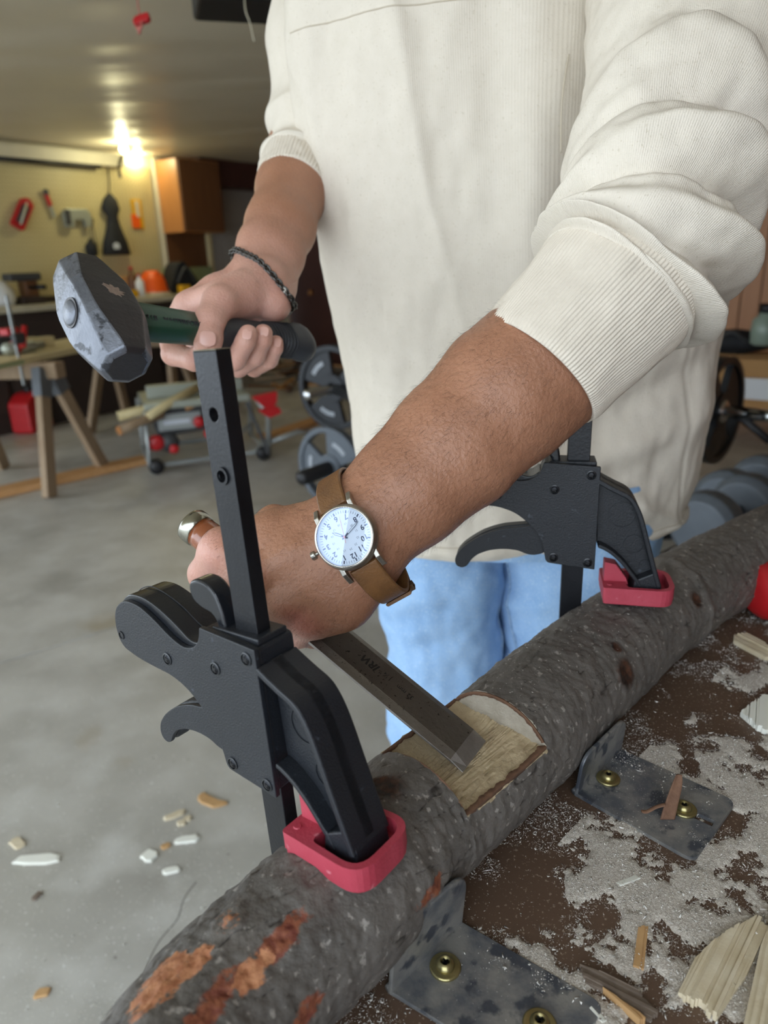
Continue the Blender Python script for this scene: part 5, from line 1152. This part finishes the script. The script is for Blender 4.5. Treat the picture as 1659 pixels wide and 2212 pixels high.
# ribbed cuff
def cuff(pts, nrib, amp, parent, n=None):
    n = nrib*5
    S = spline([np.append(P(*q[:3]), q[3]) for q in pts], 8); path = [q[:3] for q in S]; fr = frames(path); rings = []
    for i, q in enumerate(S):
        T_, A, B = fr[i]; ring = []; t = i/(len(S)-1)
        e = -.0018*ridge(t, .05)-.0018*ridge(t-1, .03)
        for j in range(n):
            a = 2*math.pi*j/n; r = q[3]+e+amp*(.5+.5*math.cos(nrib*a))**.6+.0015*nval((math.cos(a), math.sin(a), t), 3, 2); ring.append(q[:3]+(A*math.cos(a)+B*math.sin(a))*r)
        rings.append(ring)
    T_, A, B = fr[0]; q = S[0]
    inner = [[q[:3]+T_*dd+(A*math.cos(2*math.pi*j/n)+B*math.sin(2*math.pi*j/n))*(q[3]-.0025) for j in range(n)] for dd in (.05, .0)]
    v, f = loft(inner+rings); return mesh('cuff', v, f, MT['rib'], parent)
cuff([(1158, 806, .507, .0522), (1205, 755, .508, .0536), (1258, 700, .510, .0560), (1310, 645, .511, .0584), (1345, 608, .513, .0592)], 128, .0010, tee)
cuff([(632, 416, .815, .0430), (640, 398, .824, .0455), (652, 372, .838, .0490)], 70, .0010, tee)
# collar
# jeans
def leg(cx0, cx1, r0, r1, name):
    rings = []; uv = []
    for z in np.concatenate([np.arange(.05, .90, .008)]):
        t = (z-.05)/.85; cx = cx1+(cx0-cx1)*t; r = r1+(r0-r1)*t**.8; cy = .955+.01*math.sin(t*3)
        ring = []
        for j in range(110):
            a = 2*math.pi*j/110; p = (cx+r*math.cos(a), cy-r*1.05*math.sin(a), z)
            d = .009*nval((p[0]*1.2, p[1], p[2]*.6), 11, 2)+.0035*nval(p, 40, 2)+.006*ridge(z-.70-.05*math.sin(a*1+.4), .02)-.005*ridge(z-.64-.04*math.sin(a+.8), .018)+.005*ridge(z-.52+.03*math.sin(a), .02)+.006*ridge(z-.47, .012)
            ring.append((p[0]+d*math.cos(a), p[1]-d*math.sin(a), z)); uv.append((a*.09, z))
        rings.append(ring)
    return rings, uv
r1_, u1 = leg(.080, .087, .097, .066, 'a'); r2_, u2 = leg(.268, .295, .122, .066, 'b')
v, f = loft(r1_); va, fa_ = loft(r2_); k = len(v); F2 = f+[[q+k for q in g] for g in fa_]
hip_r = [[(cxx+.185*math.cos(a), .957-.118*math.sin(a), z) for a in np.linspace(0, 2*math.pi, 110, endpoint=False)] for z, cxx in ((.80, .19), (.84, .195), (.90, .20), (.98, .20))]
vb, fb_ = loft(hip_r); k2 = k+len(va); F2 = F2+[[q+k2 for q in g] for g in fb_]
jeans = mesh('jeans', np.concatenate([v, va, vb]), F2, MT['denim'], pe, uv=u1+u2+[(0, 0)]*len(vb))
for rr_, a0 in ((r1_, .35), (r2_, math.pi-.4)):
    j = int(a0/(2*math.pi)*110) % 110; line = [np.array(r[j]) for r in rr_[20:-4]]
    MB().tube([q+np.array([0, -.0012, 0]) for q in line], .0022, 6).build('inseam', MT['denim_seam'], jeans, smooth=True)
for cx in (.08, .31):
    v, f = loft([[(cx+rx*math.cos(a), .90-ly*math.sin(a), z) for a in np.linspace(0, 2*math.pi, 30, endpoint=False)] for z, rx, ly in ((0, .05, .14), (.02, .052, .145), (.05, .048, .135), (.075, .04, .10), (.10, .03, .05))], cap=True); mesh('shoe', v, f, MT['shoe'], pe)

# ---- fine arm hair (could not be counted)
rs = np.random.RandomState(3); hv, hf = [], []
Vn = np.array(v1); tri = f1[:, [0, 1, 2]]; nrm = np.cross(Vn[tri[:, 1]]-Vn[tri[:, 0]], Vn[tri[:, 2]]-Vn[tri[:, 0]]); nrm /= np.linalg.norm(nrm, axis=1)[:, None]+1e-12
axis_ = nz(P(742, 1170, .48)-P(1090, 855, .503)); side_ = M @ np.array([.6, .8, 0.])
proj = (Vn[tri[:, 0]]-P(640, 1240, .48))@(-axis_); okk = np.where((proj > -.03) & (proj < .26))[0]; pick = rs.choice(okk, 13000)
for q in pick:
    p = Vn[tri[q, 0]]; nn = nrm[q]; d = nz(axis_*.9+nn*rs.uniform(.15, .55)+rs.normal(0, .28, 3)); L_ = rs.uniform(.003, .0085)*(1 if proj[q] > .03 else .45)
    w = np.cross(d, nn); w = w/(np.linalg.norm(w)+1e-9)*.00004; b0 = len(hv); pm = p+d*L_*.55; d2_ = nz(d-nn*.5); pe_ = pm+d2_*L_*.45; nn2 = nn*.00004
    hv += [p-w, p+w, p+nn2, pm-w*.8, pm+w*.8, pm+nn2*.8, pe_]; hf += [(b0, b0+1, b0+4, b0+3), (b0+1, b0+2, b0+5, b0+4), (b0+2, b0, b0+3, b0+5), (b0+3, b0+4, b0+6), (b0+4, b0+5, b0+6), (b0+5, b0+3, b0+6)]
mesh('arm_hair', hv, hf, MT['hair'], pe, kind='stuff')

# ------------------------------------------------------------------ wristwatch
wn = M @ nz([-.30, .06, .95]); w12 = M @ nz([20, -34, 0]); w12 = nz(w12-wn*(w12@wn)); w3 = np.cross(w12, wn)   # 12 up, 3 to the right, normal out
wc = P(743, 1160, .4440); ww_ = empty('wristwatch', wc, 'steel wristwatch with white dial and brown leather strap on the wrist', 'watch')
Rg = .0180
MB().lathe([(.0150, -.0100), (.0190, -.0095), (.0208, -.0075), (.0212, -.0040), (.0205, -.0022), (.0150, -.0022)], wc, wn, 64).build('case', MT['steel'], ww_, smooth=False, bevel=.0003)
MB().lathe([(Rg+.0006, -.0023), (.0205, -.0022), (.0203, -.0014), (Rg+.0016, .0006), (Rg+.0007, .0007), (Rg+.0004, -.0010)], wc, wn, 72, closed=True).build('bezel', MT['steel'], ww_, smooth=True)
MB().lathe([(Rg+.0002, .0004), (Rg+.0013, .0004), (Rg+.0011, .0009), (Rg+.0004, .0009)], wc, wn, 72, closed=True).build('bezel_lip', MT['steel_polish'], ww_, smooth=True)
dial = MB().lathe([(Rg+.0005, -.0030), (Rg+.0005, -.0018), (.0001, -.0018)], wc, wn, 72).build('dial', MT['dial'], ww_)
dz = wc-wn*.00175
for k in range(60):
    a = 2*math.pi*k/60; d = w12*math.cos(a)+w3*math.sin(a); t = np.cross(wn, d); big = k % 5 == 0
    MB().box(dz+d*(Rg-.0020 if not big else Rg-.0022), (.0020 if big else .0016, .0009 if big else .00022, .0001), d, t, wn).build('minute_mark', MT['ink'], dial)
for h_ in range(1, 13):
    a = 2*math.pi*h_/12; d = w12*math.cos(a)+w3*math.sin(a)
    text('numeral', str(h_), .0047, dz+d*.0128, w3, w12, MT['ink'], dial, ext=.00003, offset=.00012)
    text('numeral', str(h_+12 if h_ < 12 else 24), .0019, dz+d*.0085, w3, w12, MT['ink_faint'], dial, ext=.00003)
def hand(a, L_, w, m, tail=.002, z=.0006):
    d = w12*math.cos(a)+w3*math.sin(a); t = np.cross(wn, d); O = dz+wn*z
    MB().prism([(-w*.3, -tail), (w*.3, -tail), (w*.5, L_*.75), (0, L_), (-w*.5, L_*.75)], O, t, d, wn, 0, .0002).build('hand', MT[m], ww_)
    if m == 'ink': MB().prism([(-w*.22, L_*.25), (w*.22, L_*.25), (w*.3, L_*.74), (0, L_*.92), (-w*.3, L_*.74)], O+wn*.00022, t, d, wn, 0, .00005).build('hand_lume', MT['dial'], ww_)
ang = lambda x, y: math.atan2((M@np.array([x, -y, 0]))@w3, (M@np.array([x, -y, 0]))@w12)
hand(ang(-27, -8), .0090, .0016, 'ink', z=.0004); hand(ang(32, -34), .0135, .0013, 'ink', z=.0007); hand(ang(-12, -40), .0135, .0003, 'second', .004, .001)
MB().lathe([(.0007, 0), (.0007, .0014), (.0001, .0015)], dz, wn, 16).build('centre_pin', MT['second'], ww_)
gl = bpy.data.materials.new('coated_crystal'); gl.use_nodes = True; nt = gl.node_tree; nt.nodes.clear()
o_ = nt.nodes.new('ShaderNodeOutputMaterial'); tr_ = nt.nodes.new('ShaderNodeBsdfTransparent'); gs = nt.nodes.new('ShaderNodeBsdfGlossy'); gs.inputs[0].default_value = (.55, .68, 1, 1); gs.inputs['Roughness'].default_value = .03
mx = nt.nodes.new('ShaderNodeMixShader'); mx.inputs[0].default_value = .13; nt.links.new(tr_.outputs[0], mx.inputs[1]); nt.links.new(gs.outputs[0], mx.inputs[2]); nt.links.new(mx.outputs[0], o_.inputs[0])
cv_ = [[wc+wn*h_+(w12*math.cos(a)+w3*math.sin(a))*r for a in np.linspace(0, 2*math.pi, 64, endpoint=False)] for r, h_ in ((Rg+.0003, .0004), (Rg*.8, .00052), (Rg*.5, .0006), (Rg*.2, .00064), (.0001, .00065))]
v, f = loft(cv_); mesh('crystal', v, f, gl, ww_)
MB().lathe([(.0012, 0), (.0012, .0018), (.0024, .0019), (.0029, .0023), (.0029, .0048), (.0024, .0052), (.0001, .0053)], wc+w3*.0208-wn*.0030, w3, 18).build('crown', MT['steel'], ww_, bevel=.0002)
for s12 in (-1, 1):
    for s3 in (-1, 1):
        b0_ = wc+w3*s3*.0125-wn*.0052; Od = w12*s12
        MB().prism([(.010, .0022), (.0205, .0012), (.0262, -.0042), (.0262, -.0062), (.0200, -.0050), (.010, -.0045)], b0_, Od, wn, w3, -.0016, .0016).build('lug', MT['steel'], ww_, bevel=.0005)
# strap round the wrist
def hug(c, X, Y, lat, lats, n=72, far=.07):
    R_ = []
    for k in range(n):
        a = 2*math.pi*k/n; d = X*math.sin(a)+Y*math.cos(a); m = .0
        for l_ in lats:
            o_ = c+lat*l_; h = skin_bvh.ray_cast(Vector(o_+d*far), Vector(-d), far)
            if h[0] is not None: m = max(m, far-h[3])
        R_.append(m)
    R_ = np.array(R_)
    for _ in range(3): R_ = np.maximum(R_, (np.roll(R_, 1)+np.roll(R_, -1)+R_)/3)
    return R_
wcen = wc-wn*.0315; ra, rb = .0355, .0268
HR = hug(wcen, w12, wn, w3, (-.010, 0, .010))
def strap_pt(a, grow=0):
    k = (a % (2*math.pi))/(2*math.pi)*72; i = int(k) % 72; r = HR[i]*(1-k % 1)+HR[(i+1) % 72]*(k % 1); d = w12*math.sin(a)+wn*math.cos(a)
    re = 1/math.hypot(math.sin(a)/ra, math.cos(a)/rb); aa = min(a % (2*math.pi), 2*math.pi-a % (2*math.pi)); t_ = min(1, max(0, (aa-.7)/.5))
    return wcen+d*((re if aa < .7 else re*(1-t_)+max(r+.0006, .9*re)*t_)+grow)
def strap(a0, a1, name, grow=0, w0=.0098, w1=.0086, th_=.0024):
    rings = []
    for a in np.linspace(a0, a1, 48):
        t = (a-a0)/(a1-a0); w = w0+(w1-w0)*t; p = strap_pt(a, grow); q = strap_pt(a, grow+th_); e = nz(q-p)
        rings.append([p-w3*w, p+w3*w, p+w3*(w+.0002)+e*th_*.6, q+w3*(w-.0008), q-w3*(w-.0008), p-w3*(w+.0002)+e*th_*.6])
    v, f = loft(rings, cap=True); return mesh(name, v, f, MT['leather'], ww_, smooth=False, bevel=.0004)
strap(.72, 3.3, 'strap'); strap(2*math.pi-.72, 2.9, 'strap', grow=.0006)
strap(.72+1.15, .72+2.3, 'strap_tail', grow=.0030, w1=.0070)
rings = []
for da, g in ((-.05, .0028), (-.05, .0075), (.06, .0075), (.06, .0028)):
    p = strap_pt(2.15+da, g); rings.append([p-w3*.0105, p+w3*.0105])
v, f = loft(np.array(rings+[rings[0]]), closed=False); ko = mesh('strap_keeper', v, f, MT['leather_dark'], ww_, smooth=False); s_ = ko.modifiers.new('s', 'SOLIDIFY'); s_.thickness = .0014
MB().box(strap_pt(3.0, .004), (.003, .022, .002), w12, w3, wn).build('buckle', MT['steel'], ww_, bevel=.0005)

# ------------------------------------------------------------------ chain bracelet on the hammer wrist
bk = [(500, 566, .738), (520, 553, .716), (552, 552, .700), (582, 568, .690), (602, 598, .686), (613, 632, .694), (618, 664, .712), (612, 672, .740), (585, 640, .766), (540, 596, .770), (508, 574, .756)]
cv = spline([P(*q) for q in bk], 30, closed=True); cv = np.array(cv+[cv[0]]); bc = cv.mean(0); bu_ = np.linalg.svd(cv-bc)[2]; HB = hug(bc, bu_[0], bu_[1], bu_[2], (-.002, 0, .002), 96, .08)
cv = np.array([bc+(bu_[0]*math.sin(a)+bu_[1]*math.cos(a))*(HB[k % 96]+.0017) for k, a in enumerate(np.linspace(0, 2*math.pi, 97))]); sg = np.concatenate([[0], np.cumsum(np.linalg.norm(np.diff(cv, axis=0), axis=1))]); NL = int(sg[-1]/.0044)
br = empty('chain_bracelet', cv.mean(0), 'dark silver chain bracelet on the wrist of the hammer hand', 'bracelet')
lk = MB().tube([(.0040*math.cos(a), .0028*math.sin(a), 0) for a in np.linspace(0, 2*math.pi, 17)], .00100, 7, cap=False); base = None
for k in range(NL):
    s = sg[-1]*k/NL; p = np.array([np.interp(s, sg, cv[:, i]) for i in range(3)]); p2 = np.array([np.interp((s+.002) % sg[-1], sg, cv[:, i]) for i in range(3)]); t = nz(p2-p); nn = nz(p-cv.mean(0)); nn = nz(nn-t*(nn@t)); bb = np.cross(t, nn)
    a = (.75 if k % 2 else -.75); yv = bb*math.cos(a)+nn*math.sin(a); zv = np.cross(t, yv); m4 = Matrix([[t[i], yv[i], zv[i], p[i]] for i in range(3)]+[[0, 0, 0, 1]])
    if base is None:
        o = lk.build('link', MT['chain'], br, smooth=True); base = o
    else:
        o = base.copy(); COL.objects.link(o); o.parent = br; o.matrix_parent_inverse = base.matrix_parent_inverse.copy()
    o.matrix_basis = m4
p = cv[np.argmin(np.linalg.norm(cv-P(609, 628, .69), axis=1))]; MB().box(p, (.006, .0035, .003), M@nz([.2, -.95, .0]), M@nz([.95, .2, 0]), M@np.array([0, 0, 1.])).build('clasp', MT['steel'], br, bevel=.0008)

# ------------------------------------------------------------------ drill at the right edge
q = PZ(1628, 1345, T); dr = empty('cordless_drill', q, 'red and black power tool lying on the table at the right edge', 'power tool')
dX = nz([.9, .2, 0]); dY = np.array([-dX[1], dX[0], 0]); c = q+UP*.035+dX*.055
v, f = loft([[c+dX*s_+dY*(r*math.cos(t))+UP*(r*.95*math.sin(t)) for t in np.linspace(0, 2*math.pi, 28, endpoint=False)] for s_, r in ((-.062, .012), (-.060, .022), (-.052, .030), (-.02, .034), (.04, .034), (.08, .028))], cap=True); mesh('motor_housing', v, f, MT['red'], dr)
v, f = loft([[c-UP*.004-dY*.004+dX*s_+dY*(r*math.cos(t))+UP*(r*.9*math.sin(t)) for t in np.linspace(0, 2*math.pi, 28, endpoint=False)] for s_, r in ((-.050, .010), (-.048, .026), (-.040, .034), (-.01, .0365), (.03, .0365), (.06, .030))], cap=True); mesh('rubber_overmould', v, f, MT['rubber'], dr)
for k in range(5): MB().tube([c+dX*(-.044+.004*k)+dY*(.0352*math.cos(t))*1-dY*.004+UP*(.0330*math.sin(t)-.004) for t in np.linspace(2.6, 5.6, 16)], .0009, 6).build('grip_ridge', MT['rubber'], dr, smooth=True)
MB().lathe([(.022, 0), (.024, .01), (.018, .04), (.010, .055)], c+dX*.078, dX, 28).build('chuck', MT['dark_grey'], dr)
MB().beam(c+dX*.02+dY*.03, c+dX*.05+dY*.14-UP*.005, .034, .036).build('pistol_handle', MT['rubber'], dr, bevel=.01)

# ------------------------------------------------------------------ wood chips, splinters, sawdust
def clip_half(poly, n, d, keep):
    out = []
    for i in range(len(poly)):
        a, b = poly[i], poly[(i+1) % len(poly)]; da, db = (a@n-d)*keep, (b@n-d)*keep
        if da >= 0: out.append(a)
        if (da >= 0) != (db >= 0): out.append(a+(b-a)*(da/(da-db)))
    return out
def chip(poly, z, th_, m, label, name='wood_chip', cat='wood chip', group=None, fib=None, seed=0):
    """a splinter of split wood lying on a surface, built of parallel fibres of uneven height; outline in picture pixels"""
    q = [PZ(x, y, z)[:2] for x, y in poly]; rs_ = random.Random(seed); k = len(q)
    L_ = q[fib[1]]-q[fib[0]] if fib else max((q[(i+1) % k]-q[i] for i in range(k)), key=lambda e: np.linalg.norm(e)); L_ = L_/np.linalg.norm(L_); W_ = np.array([-L_[1], L_[0]])
    lo = min(p@W_ for p in q); hi = max(p@W_ for p in q); w = lo; M_ = MB()
    while w < hi-1e-5:
        w2 = min(hi, w+rs_.uniform(.0008, .0022)); c = clip_half(clip_half(q, W_, w, 1), W_, w2, -1)
        if len(c) >= 3:
            cut = [rs_.uniform(0, .10), rs_.uniform(0, .10)]; ls = [p@L_ for p in c]; l0, l1 = min(ls), max(ls); h = th_*rs_.uniform(.6, 1.15)
            c = clip_half(clip_half(c, L_, l0+(l1-l0)*cut[0]*.5, 1), L_, l1-(l1-l0)*cut[1]*.5, -1)
            if len(c) >= 3:
                n_ = len(c); sl_ = rs_.uniform(-.15, .15)*th_
                v = [np.append(p, z+.0003) for p in c]+[np.append(p, z+h+sl_*((p@L_-l0)/(l1-l0+1e-6)-.5)) for p in c]
                ar = sum(c[i][0]*c[(i+1) % n_][1]-c[(i+1) % n_][0]*c[i][1] for i in range(n_)); f = [tuple(reversed(range(n_))), tuple(range(n_, 2*n_))]+[(i, (i+1) % n_, (i+1) % n_+n_, i+n_) for i in range(n_)]
                if ar < 0: f = [tuple(reversed(g)) for g in f]
                M_.add(v, f)
        w = w2
    return M_.build(name, MT[m], label=label, cat=cat, group=group)
chip([(1462, 2158), (1505, 2185), (1545, 2212), (1610, 2120), (1659, 2010), (1640, 1985), (1560, 2030), (1500, 2080)], T, .006, 'chip', 'large split piece of pale wood at the lower right corner', seed=1)
chip([(1590, 2290), (1640, 2060), (1680, 1960), (1700, 2000), (1660, 2200), (1640, 2320)], T, .010, 'chip', 'long pale splintered strip along the lower right edge', seed=2)
chip([(1598, 1548), (1640, 1585), (1690, 1600), (1690, 1500), (1650, 1510)], T, .006, 'chip_white', 'pale chip at the right edge above the far bracket', seed=3)
chip([(1585, 1375), (1612, 1372), (1668, 1405), (1690, 1430), (1650, 1428), (1583, 1392)], T, .004, 'chip', 'thin pale splinter at the right edge below the power tool', seed=4)
chip([(1378, 2010), (1400, 2006), (1390, 2100), (1366, 2098)], T, .003, 'chip_tan', 'narrow tan sliver standing out of the sawdust, bottom centre right', name='splinter', cat='splinter', seed=5)
chip([(1250, 2092), (1300, 2110), (1380, 2150), (1425, 2200), (1400, 2210), (1330, 2160), (1262, 2128)], T, .004, 'chip_grey', 'dark weathered splinter beside the near bracket', name='splinter', cat='splinter', seed=6)
chip([(1330, 1912), (1375, 1895), (1390, 1910), (1345, 1925)], T, .003, 'chip_white', 'small white chip on a mound of sawdust between the brackets', seed=7)
chip([(1300, 2145), (1380, 2200), (1395, 2215), (1380, 2218)], T, .005, 'chip_tan', 'thin tan sliver beside the dark weathered splinter', name='splinter', cat='splinter', seed=8)
chip([(1280, 2180), (1310, 2212), (1300, 2216), (1272, 2186)], T, .003, 'chip_white', 'tiny white sliver by the near bracket corner', name='splinter', cat='splinter', seed=9)
# brown curl of bark standing on the far bracket
a = PZ(1440, 1768, T+.003); o = empty('bark_curl', a, 'curled brown strip of bark standing on the far bracket', 'bark strip')
path = [a, a+UP*.010+TD*.004, a+UP*.022+TD*.010, a+UP*.030+TD*.012]; wd = [.0052, .0048, .0038, .0022]; S_ = spline([np.append(p, w) for p, w in zip(path, wd)], 6); camx = M@np.array([1., 0, 0]); camz = M@np.array([0, 0, 1.])
R_ = [[q[:3]+camx*(q[3]*math.cos(t))+camz*(q[3]*.35*math.sin(t)+.0015*math.cos(t)**2) for t in np.linspace(0, 2*math.pi, 14, endpoint=False)] for q in S_]
v, f = loft(R_, cap=True); mesh('curl', v, f, MT['bark_strip'], o)
MB().tube(spline([a+UP*.012-camx*.002, a+UP*.010-camx*.008, a+UP*.006-camx*.014, a+UP*.0062-camx*.018], 5), [.0016]*15+[.0012], 8, flat=.5).build('side_sliver', MT['bark_strip'], o, smooth=True)
# chips on the concrete floor
for k, (px, py, L_, w, an, m, lab) in enumerate([(455, 1733, .075, .026, -.5, 'chip_tan', 'curved tan wood chip on the floor left of the clamp bar'), (378, 1762, .05, .018, .5, 'chip', 'short pale wood stick on the floor left of the near clamp'), (404, 1815, .05, .022, .15, 'chip_white', 'white chip on the floor close beside the log'),
      (323, 1850, .032, .030, -.6, 'chip_white', 'squarish white chip on the floor left of the log'), (82, 1857, .10, .026, 0, 'chip_white', 'long white chip on the floor near the left edge'), (37, 1823, .040, .024, -.7, 'chip', 'small rounded pale chip above the long white chip'),
      (370, 1882, .035, .015, .2, 'chip_white', 'faint white sliver on the floor close to the log'), (405, 1770, .018, .016, 0, 'chip', 'tiny round pale crumb beside the short stick'), (392, 1779, .02, .018, .5, 'chip', 'tiny pale crumb below the short stick'),
      (358, 1829, .020, .014, .4, 'chip_tan', 'small brown crumb left of the white chip by the log'), (80, 1937, .02, .012, 1.2, 'chip_grey', 'small dark brown fleck on the floor lower left'), (92, 2147, .025, .018, .2, 'chip_tan', 'rusty brown fleck on the floor near the bottom left')]):
    c = PZ(px, py, .0); d = np.array([math.cos(an), math.sin(an), 0]); e = np.array([-d[1], d[0], 0]); L_ *= 1.0; rr = random.Random(k); n_ = 14; ring = []
    for i in range(n_):
        a = 2*math.pi*i/n_; ring.append(c+d*(L_/2*abs(math.cos(a))**.5*np.sign(math.cos(a))*(1+.12*rr.uniform(-1, 1)))+e*(w/2*abs(math.sin(a))**.6*np.sign(math.sin(a))*(1+.2*rr.uniform(-1, 1))+(.012*math.cos(a)**2 if k == 0 else 0)))
    v, f = loft([[q+UP*.0 for q in ring], [q+UP*.003 for q in ring], [c+(q-c)*.85+UP*.005 for q in ring]], cap=True); mesh('floor_chip', v, f, MT[m], smooth=False, label=lab, cat='wood chip', group='wood chips on the concrete floor')

def flakes(name, pts, size, m, parent=None, seed=0, **kw):
    """many tiny tetrahedral flakes as one object"""
    rs_ = np.random.RandomState(seed); n_ = len(pts); t = np.array([[1, 0, -.3], [-.6, .45, -.3], [-.5, -.5, -.2], [0, .1, .6]])
    q = rs_.normal(size=(n_, 4)); q /= np.linalg.norm(q, axis=1)[:, None]; w, x, y, z = q.T
    R_ = np.stack([1-2*(y*y+z*z), 2*(x*y-z*w), 2*(x*z+y*w), 2*(x*y+z*w), 1-2*(x*x+z*z), 2*(y*z-x*w), 2*(x*z-y*w), 2*(y*z+x*w), 1-2*(x*x+y*y)], 1).reshape(-1, 3, 3)
    el = np.stack([.8+rs_.exponential(.7, n_), rs_.uniform(.6, 1.1, n_), rs_.uniform(.4, 1, n_)], 1)
    v = np.einsum('nij,nkj->nki', R_, t[None]*el[:, None])*np.asarray(size)[:, None, None]; v[:, :, 2] = np.abs(v[:, :, 2])*.7; v += np.asarray(pts)[:, None]
    idx = np.arange(n_)[:, None, None]*4+np.array([[0, 1, 2], [0, 3, 1], [1, 3, 2], [2, 3, 0]])[None]
    me = bpy.data.meshes.new(name); me.vertices.add(n_*4); me.vertices.foreach_set('co', v.astype(np.float32).ravel()); me.loops.add(n_*12); me.loops.foreach_set('vertex_index', idx.astype(np.int32).ravel())
    me.polygons.add(n_*4); me.polygons.foreach_set('loop_start', np.arange(0, n_*12, 3, dtype=np.int32)); me.update(calc_edges=True); me.materials.append(MT[m]); o = bpy.data.objects.new(name, me); COL.objects.link(o)
    return fin(o, kind='stuff', parent=parent, **kw)
rs = np.random.RandomState(11)
def dens(x, y):
    a = nval((x, y, 5), 13, 4); b = nval((x, y, 9), 42, 3); return a*.9+b*.9
pts, sz = [], []
bare = [(PZ(1420, 1500, T), .05), (PZ(1150, 1960, T), .035), (PZ(1420, 1880, T), .016), (PZ(1060, 1960, T), .02)]
thick = [(PZ(1350, 2000, T), .05), (PZ(1120, 2060, T), .03), (PZ(1560, 1700, T), .06), (PZ(1050, 1880, T), .02), (PZ(1600, 2000, T), .06), (PZ(1330, 1860, T), .02), (PZ(1150, 1750, T), .02)]
while len(pts) < 150000:
    s, w = rs.uniform(-.05, .75), rs.uniform(.015, .42); p = TO+TD*s+TN*w; dd_ = np.hypot(p[0], p[1]-.25)
    k = 1.25*dens(p[0], p[1])-.02
    for c, r in bare: k -= .55*math.exp(-(np.hypot(p[0]-c[0], p[1]-c[1])/r)**2)
    for c, r in thick: k += .60*math.exp(-(np.hypot(p[0]-c[0], p[1]-c[1])/r)**2)
    pk_ = .03+1/(1+math.exp(-k*20))
    if rs.rand() > pk_*.9: continue
    # keep the log's own footprint clear
    hh = min(.0032, max(0, k)*.0060*rs.rand()); pts.append((p[0], p[1], T+hh)); sz.append(min(.0014, .00020+rs.exponential(.00024)))
flakes('sawdust', pts, sz, 'sawdust', label='pale sawdust scattered in drifts over the brown tabletop', cat='sawdust', seed=1)
# the thicker drifts under the loose flakes
gx, gy = np.arange(-.05, .75, .0018), np.arange(.05, .42, .0018); gv = []; gk = []
for a in gx:
    for b in gy:
        p = TO+TD*a+TN*b; k = 1.25*dens(p[0], p[1])-.02
        for c, r in bare: k -= .55*math.exp(-(np.hypot(p[0]-c[0], p[1]-c[1])/r)**2)
        for c, r in thick: k += .60*math.exp(-(np.hypot(p[0]-c[0], p[1]-c[1])/r)**2)
        k += .42*nval((p[0], p[1], 2), 260, 3)+.2*nval((p[0], p[1], 6), 90, 2); gk.append(k); gv.append((p[0], p[1], T-.0006+min(.0026, max(0, k-.18)*.006)))
nb = len(gy); gf = [(i*nb+j, (i+1)*nb+j, (i+1)*nb+j+1, i*nb+j+1) for i in range(len(gx)-1) for j in range(nb-1) if max(gk[i*nb+j], gk[(i+1)*nb+j+1]) > .34]
us = sorted(set(q for g in gf for q in g)); mp_ = {q: i for i, q in enumerate(us)}
MT['drift'] = mat('settled_sawdust', 'aea396', 'ded7cc', rough=.9, scale=700, bump=1, bscale=1500, contrast=.15)
mesh('sawdust_drift', [gv[q] for q in us], [tuple(mp_[q] for q in reversed(g)) for g in gf], MT['drift'], label='low thick drifts of packed sawdust on the brown tabletop', cat='sawdust', kind='stuff')
pts, sz = [], []                                     # dust on brackets, log and floor
for c, r, n_ in ((PZ(1400, 1740, T), .05, 900), (PZ(1040, 2120, T), .045, 160)):
    for _ in range(n_): q = c+np.array([rs.normal(0, r*.5), rs.normal(0, r*.4), 0]); pts.append((q[0], q[1], T+.0033)); sz.append(rs.uniform(.00012, .0003))
flakes('bracket_dust', pts, sz, 'sawdust', label='fine pale dust sprinkled on the steel brackets', cat='sawdust', seed=2)
pts, sz = [], []
for _ in range(5200):
    px = rs.uniform(-60, 620); py = rs.uniform(1650, 2230); q = PZ(px, py, 0)
    if nval((q[0], q[1], 3), 5, 3)+rs.uniform(-.3, .5) < .1: continue
    pts.append((q[0], q[1], 0)); sz.append(rs.uniform(.0006, .0018))
flakes('floor_dust', pts, sz, 'chip_white', label='white specks of wood dust on the concrete floor', cat='sawdust', seed=3)
pts, sz = [], []
for _ in range(500):
    s = rs.uniform(SB+.005, SB+.20); c = at_s(s); tg = nz(at_s(s+.004)[:3]-at_s(s-.004)[:3]); A = nz(np.cross(tg, UP)); B = np.cross(A, tg); t = rs.normal(0, .6)
    if nval((s, t, 0), 12, 2) < .0: continue
    pts.append(tuple(c[:3]+A*math.sin(t)*(c[3]+.001)+B*math.cos(t)*(c[3]+.001))); sz.append(rs.uniform(.0002, .0006))
flakes('log_dust', pts, sz, 'sawdust', label='fine dust on the log just past the notch', cat='sawdust', seed=4)
bpy.context.view_layer.update()
